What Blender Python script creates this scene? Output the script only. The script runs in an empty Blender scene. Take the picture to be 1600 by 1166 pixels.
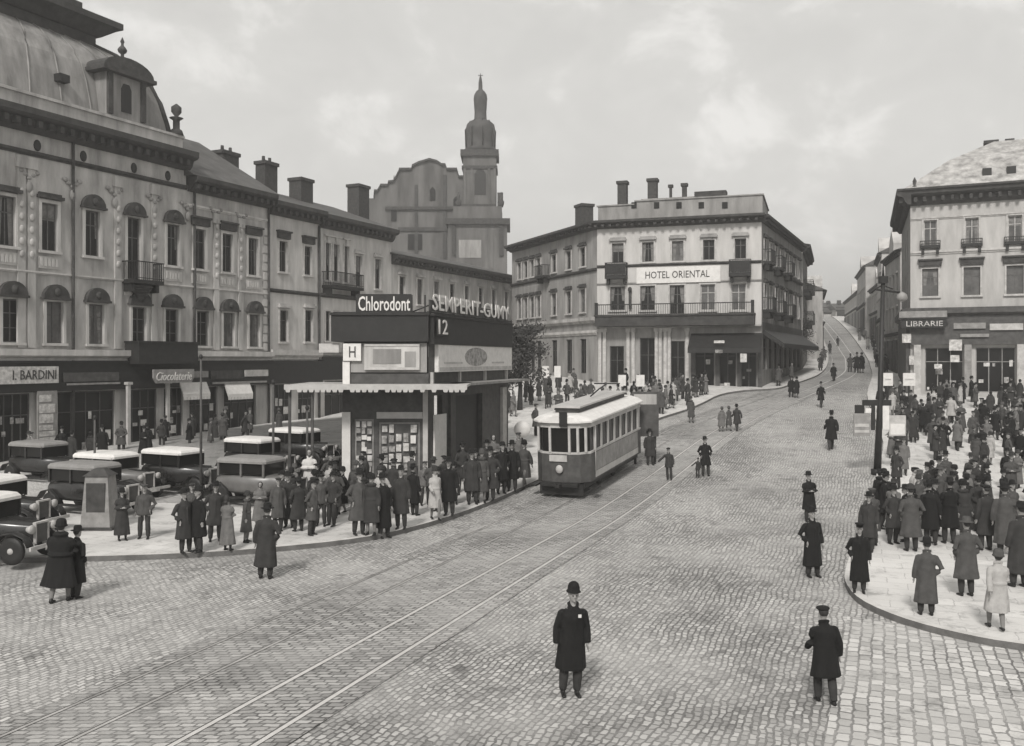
import bpy, math, random
from mathutils import Vector, Matrix
random.seed(7)
R = math.radians
S = bpy.context.scene
COL = S.collection
# ---------------------------------------------------------------- camera, sky, sun, exposure
F = 1450.0; CH = 5.6; HY = 562.0       # focal length in photo pixels, eye height, horizon row
cd = bpy.data.cameras.new("camera"); cam = bpy.data.objects.new("camera", cd); COL.objects.link(cam)
cam.location = (0, 0, CH); cam.rotation_euler = (R(90), 0, 0)
cd.sensor_width = 36; cd.lens = 36 * F / 1600; cd.shift_y = -(583 - HY) / 1600
cd.clip_start = 0.1; cd.clip_end = 3000
S.camera = cam
S.view_settings.view_transform = 'Standard'; S.view_settings.look = 'None'
S.view_settings.exposure = 1.15; S.view_settings.gamma = 1
SUN_AZ = R(194); SUN_EL = R(42)        # azimuth clockwise from +Y: sun behind the camera, to the left
w = bpy.data.worlds.new("World"); S.world = w; w.use_nodes = True
nt = w.node_tree; nt.nodes.clear(); N = nt.nodes.new; L = nt.links.new
out = N('ShaderNodeOutputWorld'); bg = N('ShaderNodeBackground'); L(bg.outputs[0], out.inputs[0])
sky = N('ShaderNodeTexSky'); sky.sky_type = 'NISHITA'; sky.sun_disc = False
sky.sun_elevation = SUN_EL; sky.sun_rotation = SUN_AZ; sky.air_density = 1.0; sky.dust_density = 4.0
hs = N('ShaderNodeHueSaturation'); hs.inputs['Saturation'].default_value = 0.0; L(sky.outputs[0], hs.inputs['Color'])
tc = N('ShaderNodeTexCoord'); mp = N('ShaderNodeMapping'); mp.inputs['Scale'].default_value = (2.6, 2.6, 3.9)
mp.inputs['Location'].default_value = (1.3, 0.9, 0.6)
L(tc.outputs['Generated'], mp.inputs['Vector'])
n1 = N('ShaderNodeTexNoise'); n1.inputs['Scale'].default_value = 3.6; n1.inputs['Detail'].default_value = 9; n1.inputs['Roughness'].default_value = .6
n1.inputs['Distortion'].default_value = .35
L(mp.outputs[0], n1.inputs['Vector'])
cr = N('ShaderNodeValToRGB'); L(n1.outputs['Fac'], cr.inputs[0])
cr.color_ramp.elements[0].position = .38; cr.color_ramp.elements[0].color = (2.62, 2.58, 2.48, 1)
cr.color_ramp.elements[1].position = .66; cr.color_ramp.elements[1].color = (3.55, 3.49, 3.37, 1)
e = cr.color_ramp.elements.new(.53); e.color = (2.80, 2.76, 2.65, 1)
mx = N('ShaderNodeMix'); mx.data_type = 'RGBA'; mx.inputs[0].default_value = .88
sp = N('ShaderNodeSeparateXYZ'); L(tc.outputs['Generated'], sp.inputs[0]); mr = N('ShaderNodeMapRange'); L(sp.outputs['Z'], mr.inputs[0])
mr.inputs[1].default_value = 0; mr.inputs[2].default_value = .42; mr.inputs[3].default_value = 1.12; mr.inputs[4].default_value = .94
ml = N('ShaderNodeVectorMath'); ml.operation = 'SCALE'; L(cr.outputs[0], ml.inputs[0]); L(mr.outputs[0], ml.inputs['Scale'])
L(hs.outputs[0], mx.inputs[6]); L(ml.outputs[0], mx.inputs[7]); L(mx.outputs[2], bg.inputs[0])
bg.inputs[1].default_value = 0.115
sd = bpy.data.lights.new("sun", 'SUN'); sd.energy = 1.5; sd.angle = R(10); sd.color = (1, .97, .93)
sun = bpy.data.objects.new("sun", sd); COL.objects.link(sun)
dv = Vector((math.sin(SUN_AZ) * math.cos(SUN_EL), math.cos(SUN_AZ) * math.cos(SUN_EL), math.sin(SUN_EL)))
sun.rotation_euler = dv.to_track_quat('Z', 'Y').to_euler()

# ---------------------------------------------------------------- helpers
class MB:
    """collects shapes, builds ONE mesh object"""
    def __init__(s): s.v = []; s.f = []; s.m = []; s.sm = []
    def add(s, vs, fs, mi=0, smooth=False):
        o = len(s.v); s.v += [tuple(v) for v in vs]
        for f in fs: s.f.append(tuple(i + o for i in f)); s.m.append(mi); s.sm.append(smooth)
        return s
    def box(s, x0, x1, y0, y1, z0, z1, mi=0):
        if x0 > x1: x0, x1 = x1, x0
        if y0 > y1: y0, y1 = y1, y0
        if z0 > z1: z0, z1 = z1, z0
        return s.add([(x0,y0,z0),(x1,y0,z0),(x1,y1,z0),(x0,y1,z0),(x0,y0,z1),(x1,y0,z1),(x1,y1,z1),(x0,y1,z1)],
              [(0,3,2,1),(4,5,6,7),(0,1,5,4),(1,2,6,5),(2,3,7,6),(3,0,4,7)], mi)
    def frust(s, c, w0, d0, w1, d1, z0, z1, mi=0):
        x, y = c
        vs = [(x+a*w0/2, y+b*d0/2, z0) for a, b in ((-1,-1),(1,-1),(1,1),(-1,1))] + [(x+a*w1/2, y+b*d1/2, z1) for a, b in ((-1,-1),(1,-1),(1,1),(-1,1))]
        return s.add(vs, [(0,3,2,1),(4,5,6,7),(0,1,5,4),(1,2,6,5),(2,3,7,6),(3,0,4,7)], mi)
    def prismx(s, prof, x0, x1, mi=0):      # profile in (y,z), counter-clockwise seen from +x
        n = len(prof)
        vs = [(x0, y, z) for y, z in prof] + [(x1, y, z) for y, z in prof]
        fs = [tuple(range(n))[::-1], tuple(range(n, 2*n))] + [(i, (i+1) % n, n+(i+1) % n, n+i) for i in range(n)]
        return s.add(vs, fs, mi)
    def prismy(s, prof, y0, y1, mi=0):      # profile in (x,z)
        n = len(prof)
        vs = [(x, y0, z) for x, z in prof] + [(x, y1, z) for x, z in prof]
        fs = [tuple(range(n)), tuple(range(n, 2*n))[::-1]] + [(n+i, n+(i+1) % n, (i+1) % n, i) for i in range(n)]
        return s.add(vs, fs, mi)
    def prismz(s, pts, z0, z1, mi=0):
        n = len(pts)
        vs = [(x, y, z0) for x, y in pts] + [(x, y, z1) for x, y in pts]
        fs = [tuple(range(n))[::-1], tuple(range(n, 2*n))] + [(i, (i+1) % n, n+(i+1) % n, n+i) for i in range(n)]
        return s.add(vs, fs, mi)
    def rings(s, rings, mi=0, cap=True, smooth=True):
        n = len(rings[0]); vs = [p for r in rings for p in r]; fs = []
        for k in range(len(rings)-1):
            for i in range(n):
                j = (i+1) % n; fs.append((k*n+i, k*n+j, (k+1)*n+j, (k+1)*n+i))
        if cap: fs.append(tuple(range(n))[::-1]); fs.append(tuple(range((len(rings)-1)*n, len(rings)*n)))
        return s.add(vs, fs, mi, smooth)
    def lathe(s, prof, c=(0,0,0), n=16, mi=0, sx=1, sy=1, smooth=True):
        rs = []
        for r, z in prof:
            rs.append([(c[0]+sx*r*math.cos(2*math.pi*i/n), c[1]+sy*r*math.sin(2*math.pi*i/n), c[2]+z) for i in range(n)])
        return s.rings(rs, mi, True, smooth)
    def tube(s, pts, rad, n=8, mi=0, smooth=True):
        pts = [Vector(p) for p in pts]
        if not hasattr(rad, '__len__'): rad = [rad]*len(pts)
        rs = []; up = None
        for k, p in enumerate(pts):
            d = (pts[min(k+1, len(pts)-1)] - pts[max(k-1, 0)]).normalized()
            ref = Vector((0,0,1)) if abs(d.z) < .9 else Vector((0,1,0))
            a = d.cross(ref).normalized(); b = a.cross(d).normalized()
            r = rad[k]; rx, ry = (r if hasattr(r, '__len__') else (r, r))
            rs.append([p + a*rx*math.cos(2*math.pi*i/n) + b*ry*math.sin(2*math.pi*i/n) for i in range(n)])
        return s.rings(rs, mi, True, smooth)
    def ball(s, c, rx, ry, rz, n=14, mi=0):
        rs = []
        m = max(6, n//2+1)
        for k in range(m):
            t = -math.pi/2 + math.pi*(k+.02)/(m-1+.04)
            rs.append([(c[0]+rx*math.cos(t)*math.cos(2*math.pi*i/n), c[1]+ry*math.cos(t)*math.sin(2*math.pi*i/n), c[2]+rz*math.sin(t)) for i in range(n)])
        return s.rings(rs, mi)
    def mesh(s, name, mats):
        me = bpy.data.meshes.new(name); me.from_pydata(s.v, [], s.f)
        for m in (mats if isinstance(mats, (list, tuple)) else [mats]): me.materials.append(m)
        me.polygons.foreach_set('material_index', s.m); me.polygons.foreach_set('use_smooth', s.sm); me.update()
        return me
    def build(s, name, mats, parent=None, loc=(0,0,0), rz=0):
        return mobj(name, s.mesh(name, mats), parent, loc, rz)
def mobj(name, me, parent=None, loc=(0,0,0), rz=0):
    o = bpy.data.objects.new(name, me); COL.objects.link(o); o.location = loc; o.rotation_euler = (0, 0, rz)
    if parent is not None: o.parent = parent
    return o
def tag(o, label=None, cat=None, group=None, kind=None):
    if label: o['label'] = label
    if cat: o['category'] = cat
    if group: o['group'] = group
    if kind: o['kind'] = kind
    return o
def thing(name, label, cat, loc=(0,0,0), rz=0, group=None):
    o = bpy.data.objects.new(name, None); COL.objects.link(o); o.empty_display_size = .2
    o.location = loc; o.rotation_euler = (0, 0, rz)
    return tag(o, label, cat, group)
def copy_tree(o, parent=None):
    c = o.copy(); COL.objects.link(c)
    if parent is not None: c.parent = parent
    for ch in list(o.children): copy_tree(ch, c)
    return c

# ---------------------------------------------------------------- materials (black-and-white photograph: all greys, faintly warm)
MATS = {}
def mat(name, v, rough=.85, var=.25, scale=1.5, bump=0.0, bscale=30, metal=0.0, streak=False, spec=.3):
    if name in MATS: return MATS[name]
    m = bpy.data.materials.new(name); m.use_nodes = True; nt = m.node_tree; N = nt.nodes.new; L = nt.links.new
    b = nt.nodes['Principled BSDF']; b.inputs['Roughness'].default_value = rough; b.inputs['Metallic'].default_value = metal
    b.inputs['Specular IOR Level'].default_value = spec
    c0 = (v, v*.975, v*.94, 1)
    if var > 0:
        t = N('ShaderNodeTexCoord'); n = N('ShaderNodeTexNoise'); n.inputs['Scale'].default_value = scale; n.inputs['Detail'].default_value = 6
        n.inputs['Roughness'].default_value = .62
        if streak:
            mp = N('ShaderNodeMapping'); mp.inputs['Scale'].default_value = (1.6, 1.6, .35); L(t.outputs['Object'], mp.inputs[0]); L(mp.outputs[0], n.inputs['Vector'])
        else: L(t.outputs['Object'], n.inputs['Vector'])
        r = N('ShaderNodeValToRGB'); L(n.outputs['Fac'], r.inputs[0])
        lo, hi = v*(1-var), v*(1+var*.6)
        r.color_ramp.elements[0].position = .33; r.color_ramp.elements[0].color = (lo, lo*.975, lo*.94, 1)
        r.color_ramp.elements[1].position = .68; r.color_ramp.elements[1].color = (hi, hi*.975, hi*.945, 1)
        L(r.outputs[0], b.inputs['Base Color'])
        if bump:
            n2 = N('ShaderNodeTexNoise'); n2.inputs['Scale'].default_value = bscale; n2.inputs['Detail'].default_value = 3; L(t.outputs['Object'], n2.inputs['Vector'])
            bp = N('ShaderNodeBump'); bp.inputs['Strength'].default_value = bump; bp.inputs['Distance'].default_value = .03
            L(n2.outputs['Fac'], bp.inputs['Height']); L(bp.outputs[0], b.inputs['Normal'])
    else: b.inputs['Base Color'].default_value = c0
    MATS[name] = m; return m
def brickmat(name, v, mortar, bw, bh, rot, msize=.02, rough=.8, warp=.12, stain=.35, uv=False, wscale=.5, contrast=.3):
    m = bpy.data.materials.new(name); m.use_nodes = True; nt = m.node_tree; N = nt.nodes.new; L = nt.links.new
    b = nt.nodes['Principled BSDF']; b.inputs['Roughness'].default_value = rough; b.inputs['Specular IOR Level'].default_value = .25
    t = N('ShaderNodeTexCoord'); src = t.outputs['UV' if uv else 'Object']
    n = N('ShaderNodeTexNoise'); n.inputs['Scale'].default_value = wscale; n.inputs['Detail'].default_value = 3; L(src, n.inputs['Vector'])
    sc = N('ShaderNodeVectorMath'); sc.operation = 'SCALE'; sc.inputs['Scale'].default_value = warp*8; L(n.outputs['Color'], sc.inputs[0])
    ad = N('ShaderNodeVectorMath'); ad.operation = 'ADD'; L(src, ad.inputs[0]); L(sc.outputs[0], ad.inputs[1])
    nj = N('ShaderNodeTexNoise'); nj.inputs['Scale'].default_value = 5.5; nj.inputs['Detail'].default_value = 2; L(src, nj.inputs['Vector'])
    sj = N('ShaderNodeVectorMath'); sj.operation = 'SCALE'; sj.inputs['Scale'].default_value = .10; L(nj.outputs['Color'], sj.inputs[0])
    aj = N('ShaderNodeVectorMath'); aj.operation = 'ADD'; L(ad.outputs[0], aj.inputs[0]); L(sj.outputs[0], aj.inputs[1])
    mp = N('ShaderNodeMapping'); mp.inputs['Rotation'].default_value = (0, 0, rot); L(aj.outputs[0], mp.inputs[0])
    br = N('ShaderNodeTexBrick'); br.inputs['Scale'].default_value = 1; br.inputs['Brick Width'].default_value = bw; br.inputs['Row Height'].default_value = bh
    br.inputs['Mortar Size'].default_value = msize; br.inputs['Mortar Smooth'].default_value = .6; br.inputs['Bias'].default_value = 0
    g = lambda x: (x, x*.98, x*.95, 1)
    br.inputs['Color1'].default_value = g(v*(1-contrast)); br.inputs['Color2'].default_value = g(v*(1+contrast)); br.inputs['Mortar'].default_value = g(mortar)
    L(mp.outputs[0], br.inputs['Vector'])
    s1 = N('ShaderNodeTexNoise'); s1.inputs['Scale'].default_value = .16; s1.inputs['Detail'].default_value = 8; s1.inputs['Roughness'].default_value = .68; L(src, s1.inputs['Vector'])
    r = N('ShaderNodeValToRGB'); L(s1.outputs['Fac'], r.inputs[0]); r.color_ramp.elements[0].position = .34; r.color_ramp.elements[1].position = .56
    r.color_ramp.elements[0].color = (1-stain,)*3+(1,); r.color_ramp.elements[1].color = (1,1,1,1)
    s2 = N('ShaderNodeTexNoise'); s2.inputs['Scale'].default_value = 1.5; s2.inputs['Detail'].default_value = 8; s2.inputs['Roughness'].default_value = .75; L(src, s2.inputs['Vector'])
    r2 = N('ShaderNodeValToRGB'); L(s2.outputs['Fac'], r2.inputs[0]); r2.color_ramp.elements[0].position = .34; r2.color_ramp.elements[1].position = .47
    r2.color_ramp.elements[0].color = (.60,)*3+(1,); r2.color_ramp.elements[1].color = (1,1,1,1)
    wn = N('ShaderNodeTexNoise'); wn.inputs['Scale'].default_value = .33; wn.inputs['Detail'].default_value = 5; wn.inputs['Roughness'].default_value = .6; L(src, wn.inputs['Vector'])
    wr = N('ShaderNodeMapRange'); wr.inputs[1].default_value = .40; wr.inputs[2].default_value = .62; wr.inputs[3].default_value = 0; wr.inputs[4].default_value = .6; L(wn.outputs['Fac'], wr.inputs[0])
    wm = N('ShaderNodeMix'); wm.data_type = 'RGBA'; L(wr.outputs[0], wm.inputs[0]); L(br.outputs['Color'], wm.inputs[6]); wm.inputs[7].default_value = g(v*.93)
    m1 = N('ShaderNodeMix'); m1.data_type = 'RGBA'; m1.blend_type = 'MULTIPLY'; m1.inputs[0].default_value = 1; L(wm.outputs[2], m1.inputs[6]); L(r.outputs[0], m1.inputs[7])
    m2 = N('ShaderNodeMix'); m2.data_type = 'RGBA'; m2.blend_type = 'MULTIPLY'; m2.inputs[0].default_value = 1; L(m1.outputs[2], m2.inputs[6]); L(r2.outputs[0], m2.inputs[7])
    L(m2.outputs[2], b.inputs['Base Color'])
    iv = N('ShaderNodeMath'); iv.operation = 'SUBTRACT'; iv.inputs[0].default_value = 1; L(br.outputs['Fac'], iv.inputs[1])
    ns = N('ShaderNodeTexNoise'); ns.inputs['Scale'].default_value = 9; ns.inputs['Detail'].default_value = 4; L(src, ns.inputs['Vector'])
    am = N('ShaderNodeMath'); am.operation = 'ADD'; L(iv.outputs[0], am.inputs[0]); L(ns.outputs['Fac'], am.inputs[1])
    bp = N('ShaderNodeBump'); bp.inputs['Strength'].default_value = .55; bp.inputs['Distance'].default_value = .03; L(am.outputs[0], bp.inputs['Height']); L(bp.outputs[0], b.inputs['Normal'])
    return m
M_ROAD = brickmat('cobbles', .42, .16, .195, .12, R(-68), .024, warp=.055, wscale=.45, contrast=.34)
M_TRACK = brickmat('track_setts', .37, .12, .24, .15, 0, .024, warp=.015, wscale=1.2, uv=True)
M_CROSS = brickmat('crossing_setts', .47, .15, .30, .22, R(-68), .026, warp=.012, wscale=.7, stain=.15)
M_PAVE = brickmat('pavement_slabs', .58, .38, .9, .6, R(20), .012, warp=.01, stain=.22, contrast=.08)
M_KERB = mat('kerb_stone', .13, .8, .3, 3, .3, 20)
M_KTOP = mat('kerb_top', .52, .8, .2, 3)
M_RAIL = mat('rail_steel', .16, .35, .2, 4, metal=.8)
M_RAILB = mat('rail_bright', .6, .35, .15, 4, metal=.2)
M_WALLA = mat('old_grey_stucco', .40, .92, .42, .7, .35, 14, streak=True)
M_WALLB = mat('pale_worn_stucco', .47, .92, .30, .8, .3, 14, streak=True)
M_WALLC = mat('light_painted_stucco', .47, .9, .22, .6, .2, 14, streak=True)
M_WALLD = mat('shaded_side_and_grey_stucco', .27, .92, .35, .7, .3, 14, streak=True)  # side faces carry their shade in the colour; also used for plain grey parts
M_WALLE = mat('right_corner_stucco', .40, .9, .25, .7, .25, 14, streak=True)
M_TRIM = mat('sooty_moulding', .055, .9, .45, 3, .3, 25)
M_TRIML = mat('pale_moulding', .42, .88, .25, 3, .2, 25)
M_CORN = mat('dark_cornice', .05, .9, .4, 2, .3, 20)
M_ROOF = mat('sheet_roof', .085, .7, .35, 1.2, .2, 8)
M_ROOFL = mat('frosted_roof', .36, .8, .5, 1.6, .3, 12)
M_DOME = mat('dome_sheet', .24, .75, .45, .8, .3, 10, streak=True)
M_BRICK = mat('chimney_brick', .055, .9, .4, 5, .4, 40)
M_GLASS = mat('window_glass', .012, .2, 0, spec=.22)
M_CURT = mat('curtained_glass', .09, .3, .5, 1.5, spec=.5)
M_FRAME = mat('window_paint', .10, .6, .3, 6)
M_FRAMEL = mat('window_paint_pale', .40, .6, .3, 6)
M_VEIL = mat('lace_curtain', .17, .9, .4, 4)
M_DARK = mat('dark_paint', .022, .55, .3, 3)
M_SHOP = mat('shop_dark_wood', .07, .6, .4, 3)
M_IRON = mat('wrought_iron', .02, .5, .2, 8)
M_WHITE = mat('white_enamel', .62, .6, .12, 4)
M_LETTER = mat('letter_enamel', .62, .5, .05, 4)
M_CREAM = mat('cream_paint', .42, .5, .15, 3)
M_PAPER = mat('poster_paper', .5, .8, .45, 5)
M_PAPER2 = mat('poster_grey', .30, .8, .6, 7)
M_GREY = mat('grey_paint', .24, .6, .3, 3)
M_INK = mat('sign_ink', .04, .7, .1, 8)
M_COPPER = mat('tower_copper', .05, .7, .4, 1.0, .3, 6)
M_CHURCH = mat('church_stucco', .12, .92, .45, .35, .3, 8, streak=True)
M_FAR = mat('far_house_stucco', .42, .92, .35, .4)
M_WALLF = mat('shaded_dark_street_front', .20, .92, .4, .7, .3, 14, streak=True)  # hotel's right face has its shade put into the colour; dark house shares it
M_LEAF = mat('dark_foliage', .05, .8, .5, 3)
M_BARK = mat('bark', .05, .9, .4, 8)

M_RAILM = mat('rail_worn', .42, .4, .5, 1, metal=.2)
# ---------------------------------------------------------------- terrain
GP = [(-60,0),(30,0),(40,.35),(50,1.2),(60,2.05),(66,2.55),(76,3.4),(89,4.15),(115,5.7),(150,9.0),(200,13.2),(260,17.6),(330,19.2),(900,20)]
def G1(y):
    if y <= GP[0][0]: return 0.
    for i in range(len(GP)-1):
        if y <= GP[i+1][0]:
            (a, p), (b, q) = GP[i], GP[i+1]
            m = lambda k: 0 if k <= 1 or k >= len(GP)-1 else (GP[k+1][1]-GP[k-1][1])/(GP[k+1][0]-GP[k-1][0])
            h = b-a; t = (y-a)/h; t2 = t*t; t3 = t2*t
            return (2*t3-3*t2+1)*p + (t3-2*t2+t)*h*m(i) + (-2*t3+3*t2)*q + (t3-t2)*h*m(i+1)
    return GP[-1][1]
def g(x, y):
    t = min(1, max(0, (x+20)/25)); t = t*t*(3-2*t)
    return G1(y)*(.35+.65*t)
def lerpt(tab, y):
    if y <= tab[0][0]: return tab[0][1] + (y-tab[0][0])*(tab[1][1]-tab[0][1])/(tab[1][0]-tab[0][0])
    for (a, p), (b, q) in zip(tab, tab[1:]):
        if y <= b: return p+(q-p)*(y-a)/(b-a)
    return tab[-1][1]
CX = [(5,-9.05),(15,-5.15),(30,.7),(41.5,5.4),(50,9.2),(55,11.6),(62,15.4),(69,19.8),(75,23.6),(85,29),(94,33),(115,40.5),(150,51),(200,66),(260,84)]
def cx(y): return (lerpt(CX, y-3)+lerpt(CX, y)*2+lerpt(CX, y+3))/4
def ray(px, py): return Vector(((px-800)/F, 1, (HY-py)/F))
def pix(px, Y): return (px-800)/F*Y
def zof(py, Y): return CH+(HY-py)/F*Y
# ---------------------------------------------------------------- ground, pavements, tracks
def grid():
    xs = [-400,-250,-150,-100,-75]+[x for x in range(-60, 61)]+[70,80,95,120,160,250,400,700]
    ys = [-40,-20,-8]+[y for y in range(0, 101)]+[104,108,112,118,124,130,138,146,155,165,175,188,200,215,230,245,260,280,300,330,400,600,1200]
    vs = [(x, y, g(x, y)) for y in ys for x in xs]; n = len(xs)
    fs = [(j*n+i, j*n+i+1, (j+1)*n+i+1, (j+1)*n+i) for j in range(len(ys)-1) for i in range(n-1)]
    return MB().add(vs, fs, 0, True)
tag(grid().build('road', M_ROAD), kind='structure')
def strip(y0, y1, o0, o1, dz, name, m, uv=True, step=1.0, kind='structure', parent=None):
    rows = []; y = y0
    while y < y1: rows.append(y); y += step if y < 90 else step*4
    rows.append(y1); n = max(2, int((o1-o0)/.8)+2)
    vs = []; uvs = []
    L_ = 0; prev = None
    for y in rows:
        c = cx(y); p = (c, y)
        if prev: L_ += math.dist(p, prev)
        prev = p
        for k in range(n):
            o = o0+(o1-o0)*k/(n-1); vs.append((c+o, y, g(c+o, y)+dz)); uvs.append((o*.93, L_))
    fs = [(j*n+i, j*n+i+1, (j+1)*n+i+1, (j+1)*n+i) for j in range(len(rows)-1) for i in range(n-1)]
    ob = MB().add(vs, fs, 0, True).build(name, m, parent)
    ul = ob.data.uv_layers.new(name='UVMap')
    for lp in ob.data.loops: ul.data[lp.index].uv = uvs[lp.vertex_index]
    if kind: tag(ob, kind=kind)
    return ob
strip(4, 258, -2.35, 2.5, .016, 'tram_track', M_TRACK)
for o in (-1.95, -.8, .8, 2.0):
    strip(4, 258, o-.04, o+.0, .022, 'rail_groove', M_RAIL, step=.7)
    strip(4, 258, o+.002, o+(.095 if o > 0 else .07), .028, 'tram_rail', M_RAILB if o > 0 else M_RAILM, step=.7)
KL = [(-60,22),(-30,23.5),(-20,24.8),(-11.9,25.7),(-9,26.2),(-7.1,26.9),(-4.9,28.2),(-3.4,30),(-1.5,33.6),(.6,38.5),(2.9,44),(5.5,50),(7.6,54.6),(9.4,58),(11.6,61.5),(13.4,65),(15.6,69.5),(18,72),(20.9,73.4),(23,76.5),(26.2,82),(30,90),(35,103),(42.5,125),(58,175),(83,259)]
KR = [(60,6),(30,12.4),(16,15.6),(12,16.8),(9.8,17.8),(8.95,18.5),(8.3,19.5),(7.95,20.9),(8.1,22.4),(8.7,24.2),(10.8,29),(13.9,36),(17,43),(19.6,49),(23,59),(26.6,69.5),(33,85),(37.5,97),(44,115),(53,143),(70,197),(89,259)]
def smooth(pts, k=3):
    P = [Vector(p) for p in pts]; out_ = []
    for i in range(len(P)-1):
        a = P[max(i-1, 0)]; b = P[i]; c = P[i+1]; d = P[min(i+2, len(P)-1)]
        for j in range(k):
            t = j/k
            out_.append(.5*((2*b)+(-a+c)*t+(2*a-5*b+4*c-d)*t*t+(-a+3*b-3*c+d)*t**3))
    return out_+[P[-1]]
KLs, KRs = smooth(KL), smooth(KR)
PH = .15
def pave(edge, side, width, name):
    n = len(edge); off = []
    for i, p in enumerate(edge):
        d = (edge[min(i+1, n-1)]-edge[max(i-1, 0)]).normalized(); off.append(Vector((-d.y, d.x))*side)
    # pavement top: each edge point joined to points reaching back from the kerb
    K = 26; vs = []
    for i, p in enumerate(edge):
        back = Vector((-1, .25)) if side > 0 else Vector((1, .12))
        if side > 0 and p.y < 32: back = Vector((-.25, 1))
        for k in range(K+1):
            q = p + off[i]*.17 + back.normalized()*(width*(k/K)**1.5)
            vs.append((q.x, q.y, g(q.x, q.y)+PH-.006))
    fs = []
    for i in range(n-1):
        for k in range(K):
            f = (i*(K+1)+k, i*(K+1)+k+1, (i+1)*(K+1)+k+1, (i+1)*(K+1)+k)
            fs.append(f if side < 0 else f[::-1])
    tag(MB().add(vs, fs, 0, True).build(name, M_PAVE), kind='structure')
    vs = []
    for i, p in enumerate(edge):
        for q, z in ((p, -.05), (p, PH), (p+off[i]*.2, PH), (p+off[i]*.2, PH-.05)): vs.append((q.x, q.y, g(q.x, q.y)+z))
    fs = []; mm = []
    mb = MB()
    f1 = [(i*4, i*4+1, i*4+5, i*4+4) for i in range(n-1)]; f2 = [(i*4+1, i*4+2, i*4+6, i*4+5) for i in range(n-1)]
    mb.add(vs, f1, 0); mb.add(vs, f2, 1)
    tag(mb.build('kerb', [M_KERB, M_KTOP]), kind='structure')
pave(KLs, 1, 38, 'pavement'); pave(KRs, -1, 40, 'pavement')
def kx(edge, y):     # kerb x at a given y
    for a, b in zip(edge, edge[1:]):
        if (a.y-y)*(b.y-y) <= 0 and a.y != b.y: return a.x+(b.x-a.x)*(y-a.y)/(b.y-a.y)
    return None
def H(x, y):
    z = g(x, y)
    a = kx(KLs, y); b = kx(KRs, y)
    if (a is not None and x < a-.05) or (b is not None and x > b+.05): z += PH-.006
    return z
def foot(px, py):
    k = (px-800)/F; lo = 6.; 
    y = lo
    while y < 300:
        if CH-(py-HY)/F*y <= H(k*y, y): break
        y += .05
    return k*y, y
# setts of the crossing in the near right corner: one sheet just above the road
def sheet(poly4, name, m, dz=.012, n=16):
    a, b, c, d = [Vector(p) for p in poly4]; vs = []
    for j in range(n+1):
        for i in range(n+1):
            p = a.lerp(b, i/n).lerp(d.lerp(c, i/n), j/n); vs.append((p.x, p.y, g(p.x, p.y)+dz))
    fs = [(j*(n+1)+i, j*(n+1)+i+1, (j+1)*(n+1)+i+1, (j+1)*(n+1)+i) for j in range(n) for i in range(n)]
    return tag(MB().add(vs, fs, 0, True).build(name, m), kind='structure')
sheet([(2.9,9.5),(10.5,6.2),(13.6,15.9),(7.3,20.2)], 'paved_crossing', M_CROSS)

# ---------------------------------------------------------------- facades
class Frame:
    """a vertical wall from A to B (left to right as seen from outside): local x along, -y outward"""
    def __init__(s, root, A, B):
        s.root = root; s.A = Vector(A); s.B = Vector(B); s.len = (s.B-s.A).length
        d = (s.B-s.A)/s.len; s.d = d; s.rz = math.atan2(d.y, d.x)
        o = root.location; s.loc = (s.A.x-o.x, s.A.y-o.y, -o.z)
    def s(s_, px):
        k = (px-800)/F; A, d = s_.A, s_.d
        return (k*A.y-A.x)/(d.x-k*d.y)
    def z(s_, px, py):
        s = s_.s(px); return zof(py, s_.A.y+s_.d.y*s)
    def put(s, name, mb, m, parent=None):
        if parent is None: return mb.build(name, m, s.root, s.loc, s.rz)
        return mb.build(name, m, parent)
    def rect(s, x0, x1, y0, y1):    # photo rectangle -> (s0, s1, zbottom, ztop)
        c = (x0+x1)/2; return (s.s(x0), s.s(x1), s.z(c, y1), s.z(c, y0))
def wall(fr, z0, z1, holes, m, s0=0, s1=None, depth=.24, name='wall', back=None):
    s1 = fr.len if s1 is None else s1
    xs = sorted(set([s0, s1]+[round(v, 3) for h in holes for v in h[:2]])); zs = sorted(set([z0, z1]+[round(v, 3) for h in holes for v in h[2:4]]))
    mb = MB(); hs = [tuple(round(v, 3) for v in h[:4]) for h in holes]
    for a, b in zip(xs, xs[1:]):
        for c, d in zip(zs, zs[1:]):
            mx_, mz = (a+b)/2, (c+d)/2
            if any(h[0] < mx_ < h[1] and h[2] < mz < h[3] for h in hs): continue
            mb.add([(a,0,c),(b,0,c),(b,0,d),(a,0,d)], [(0,1,2,3)])
    for a, b, c, d in hs:
        mb.add([(a,0,c),(a,depth,c),(a,depth,d),(a,0,d)], [(0,3,2,1)]); mb.add([(b,0,c),(b,depth,c),(b,depth,d),(b,0,d)], [(0,1,2,3)])
        mb.add([(a,0,c),(b,0,c),(b,depth,c),(a,depth,c)], [(0,3,2,1)]); mb.add([(a,0,d),(b,0,d),(b,depth,d),(a,depth,d)], [(0,1,2,3)])
    return fr.put(name, mb, m)
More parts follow.
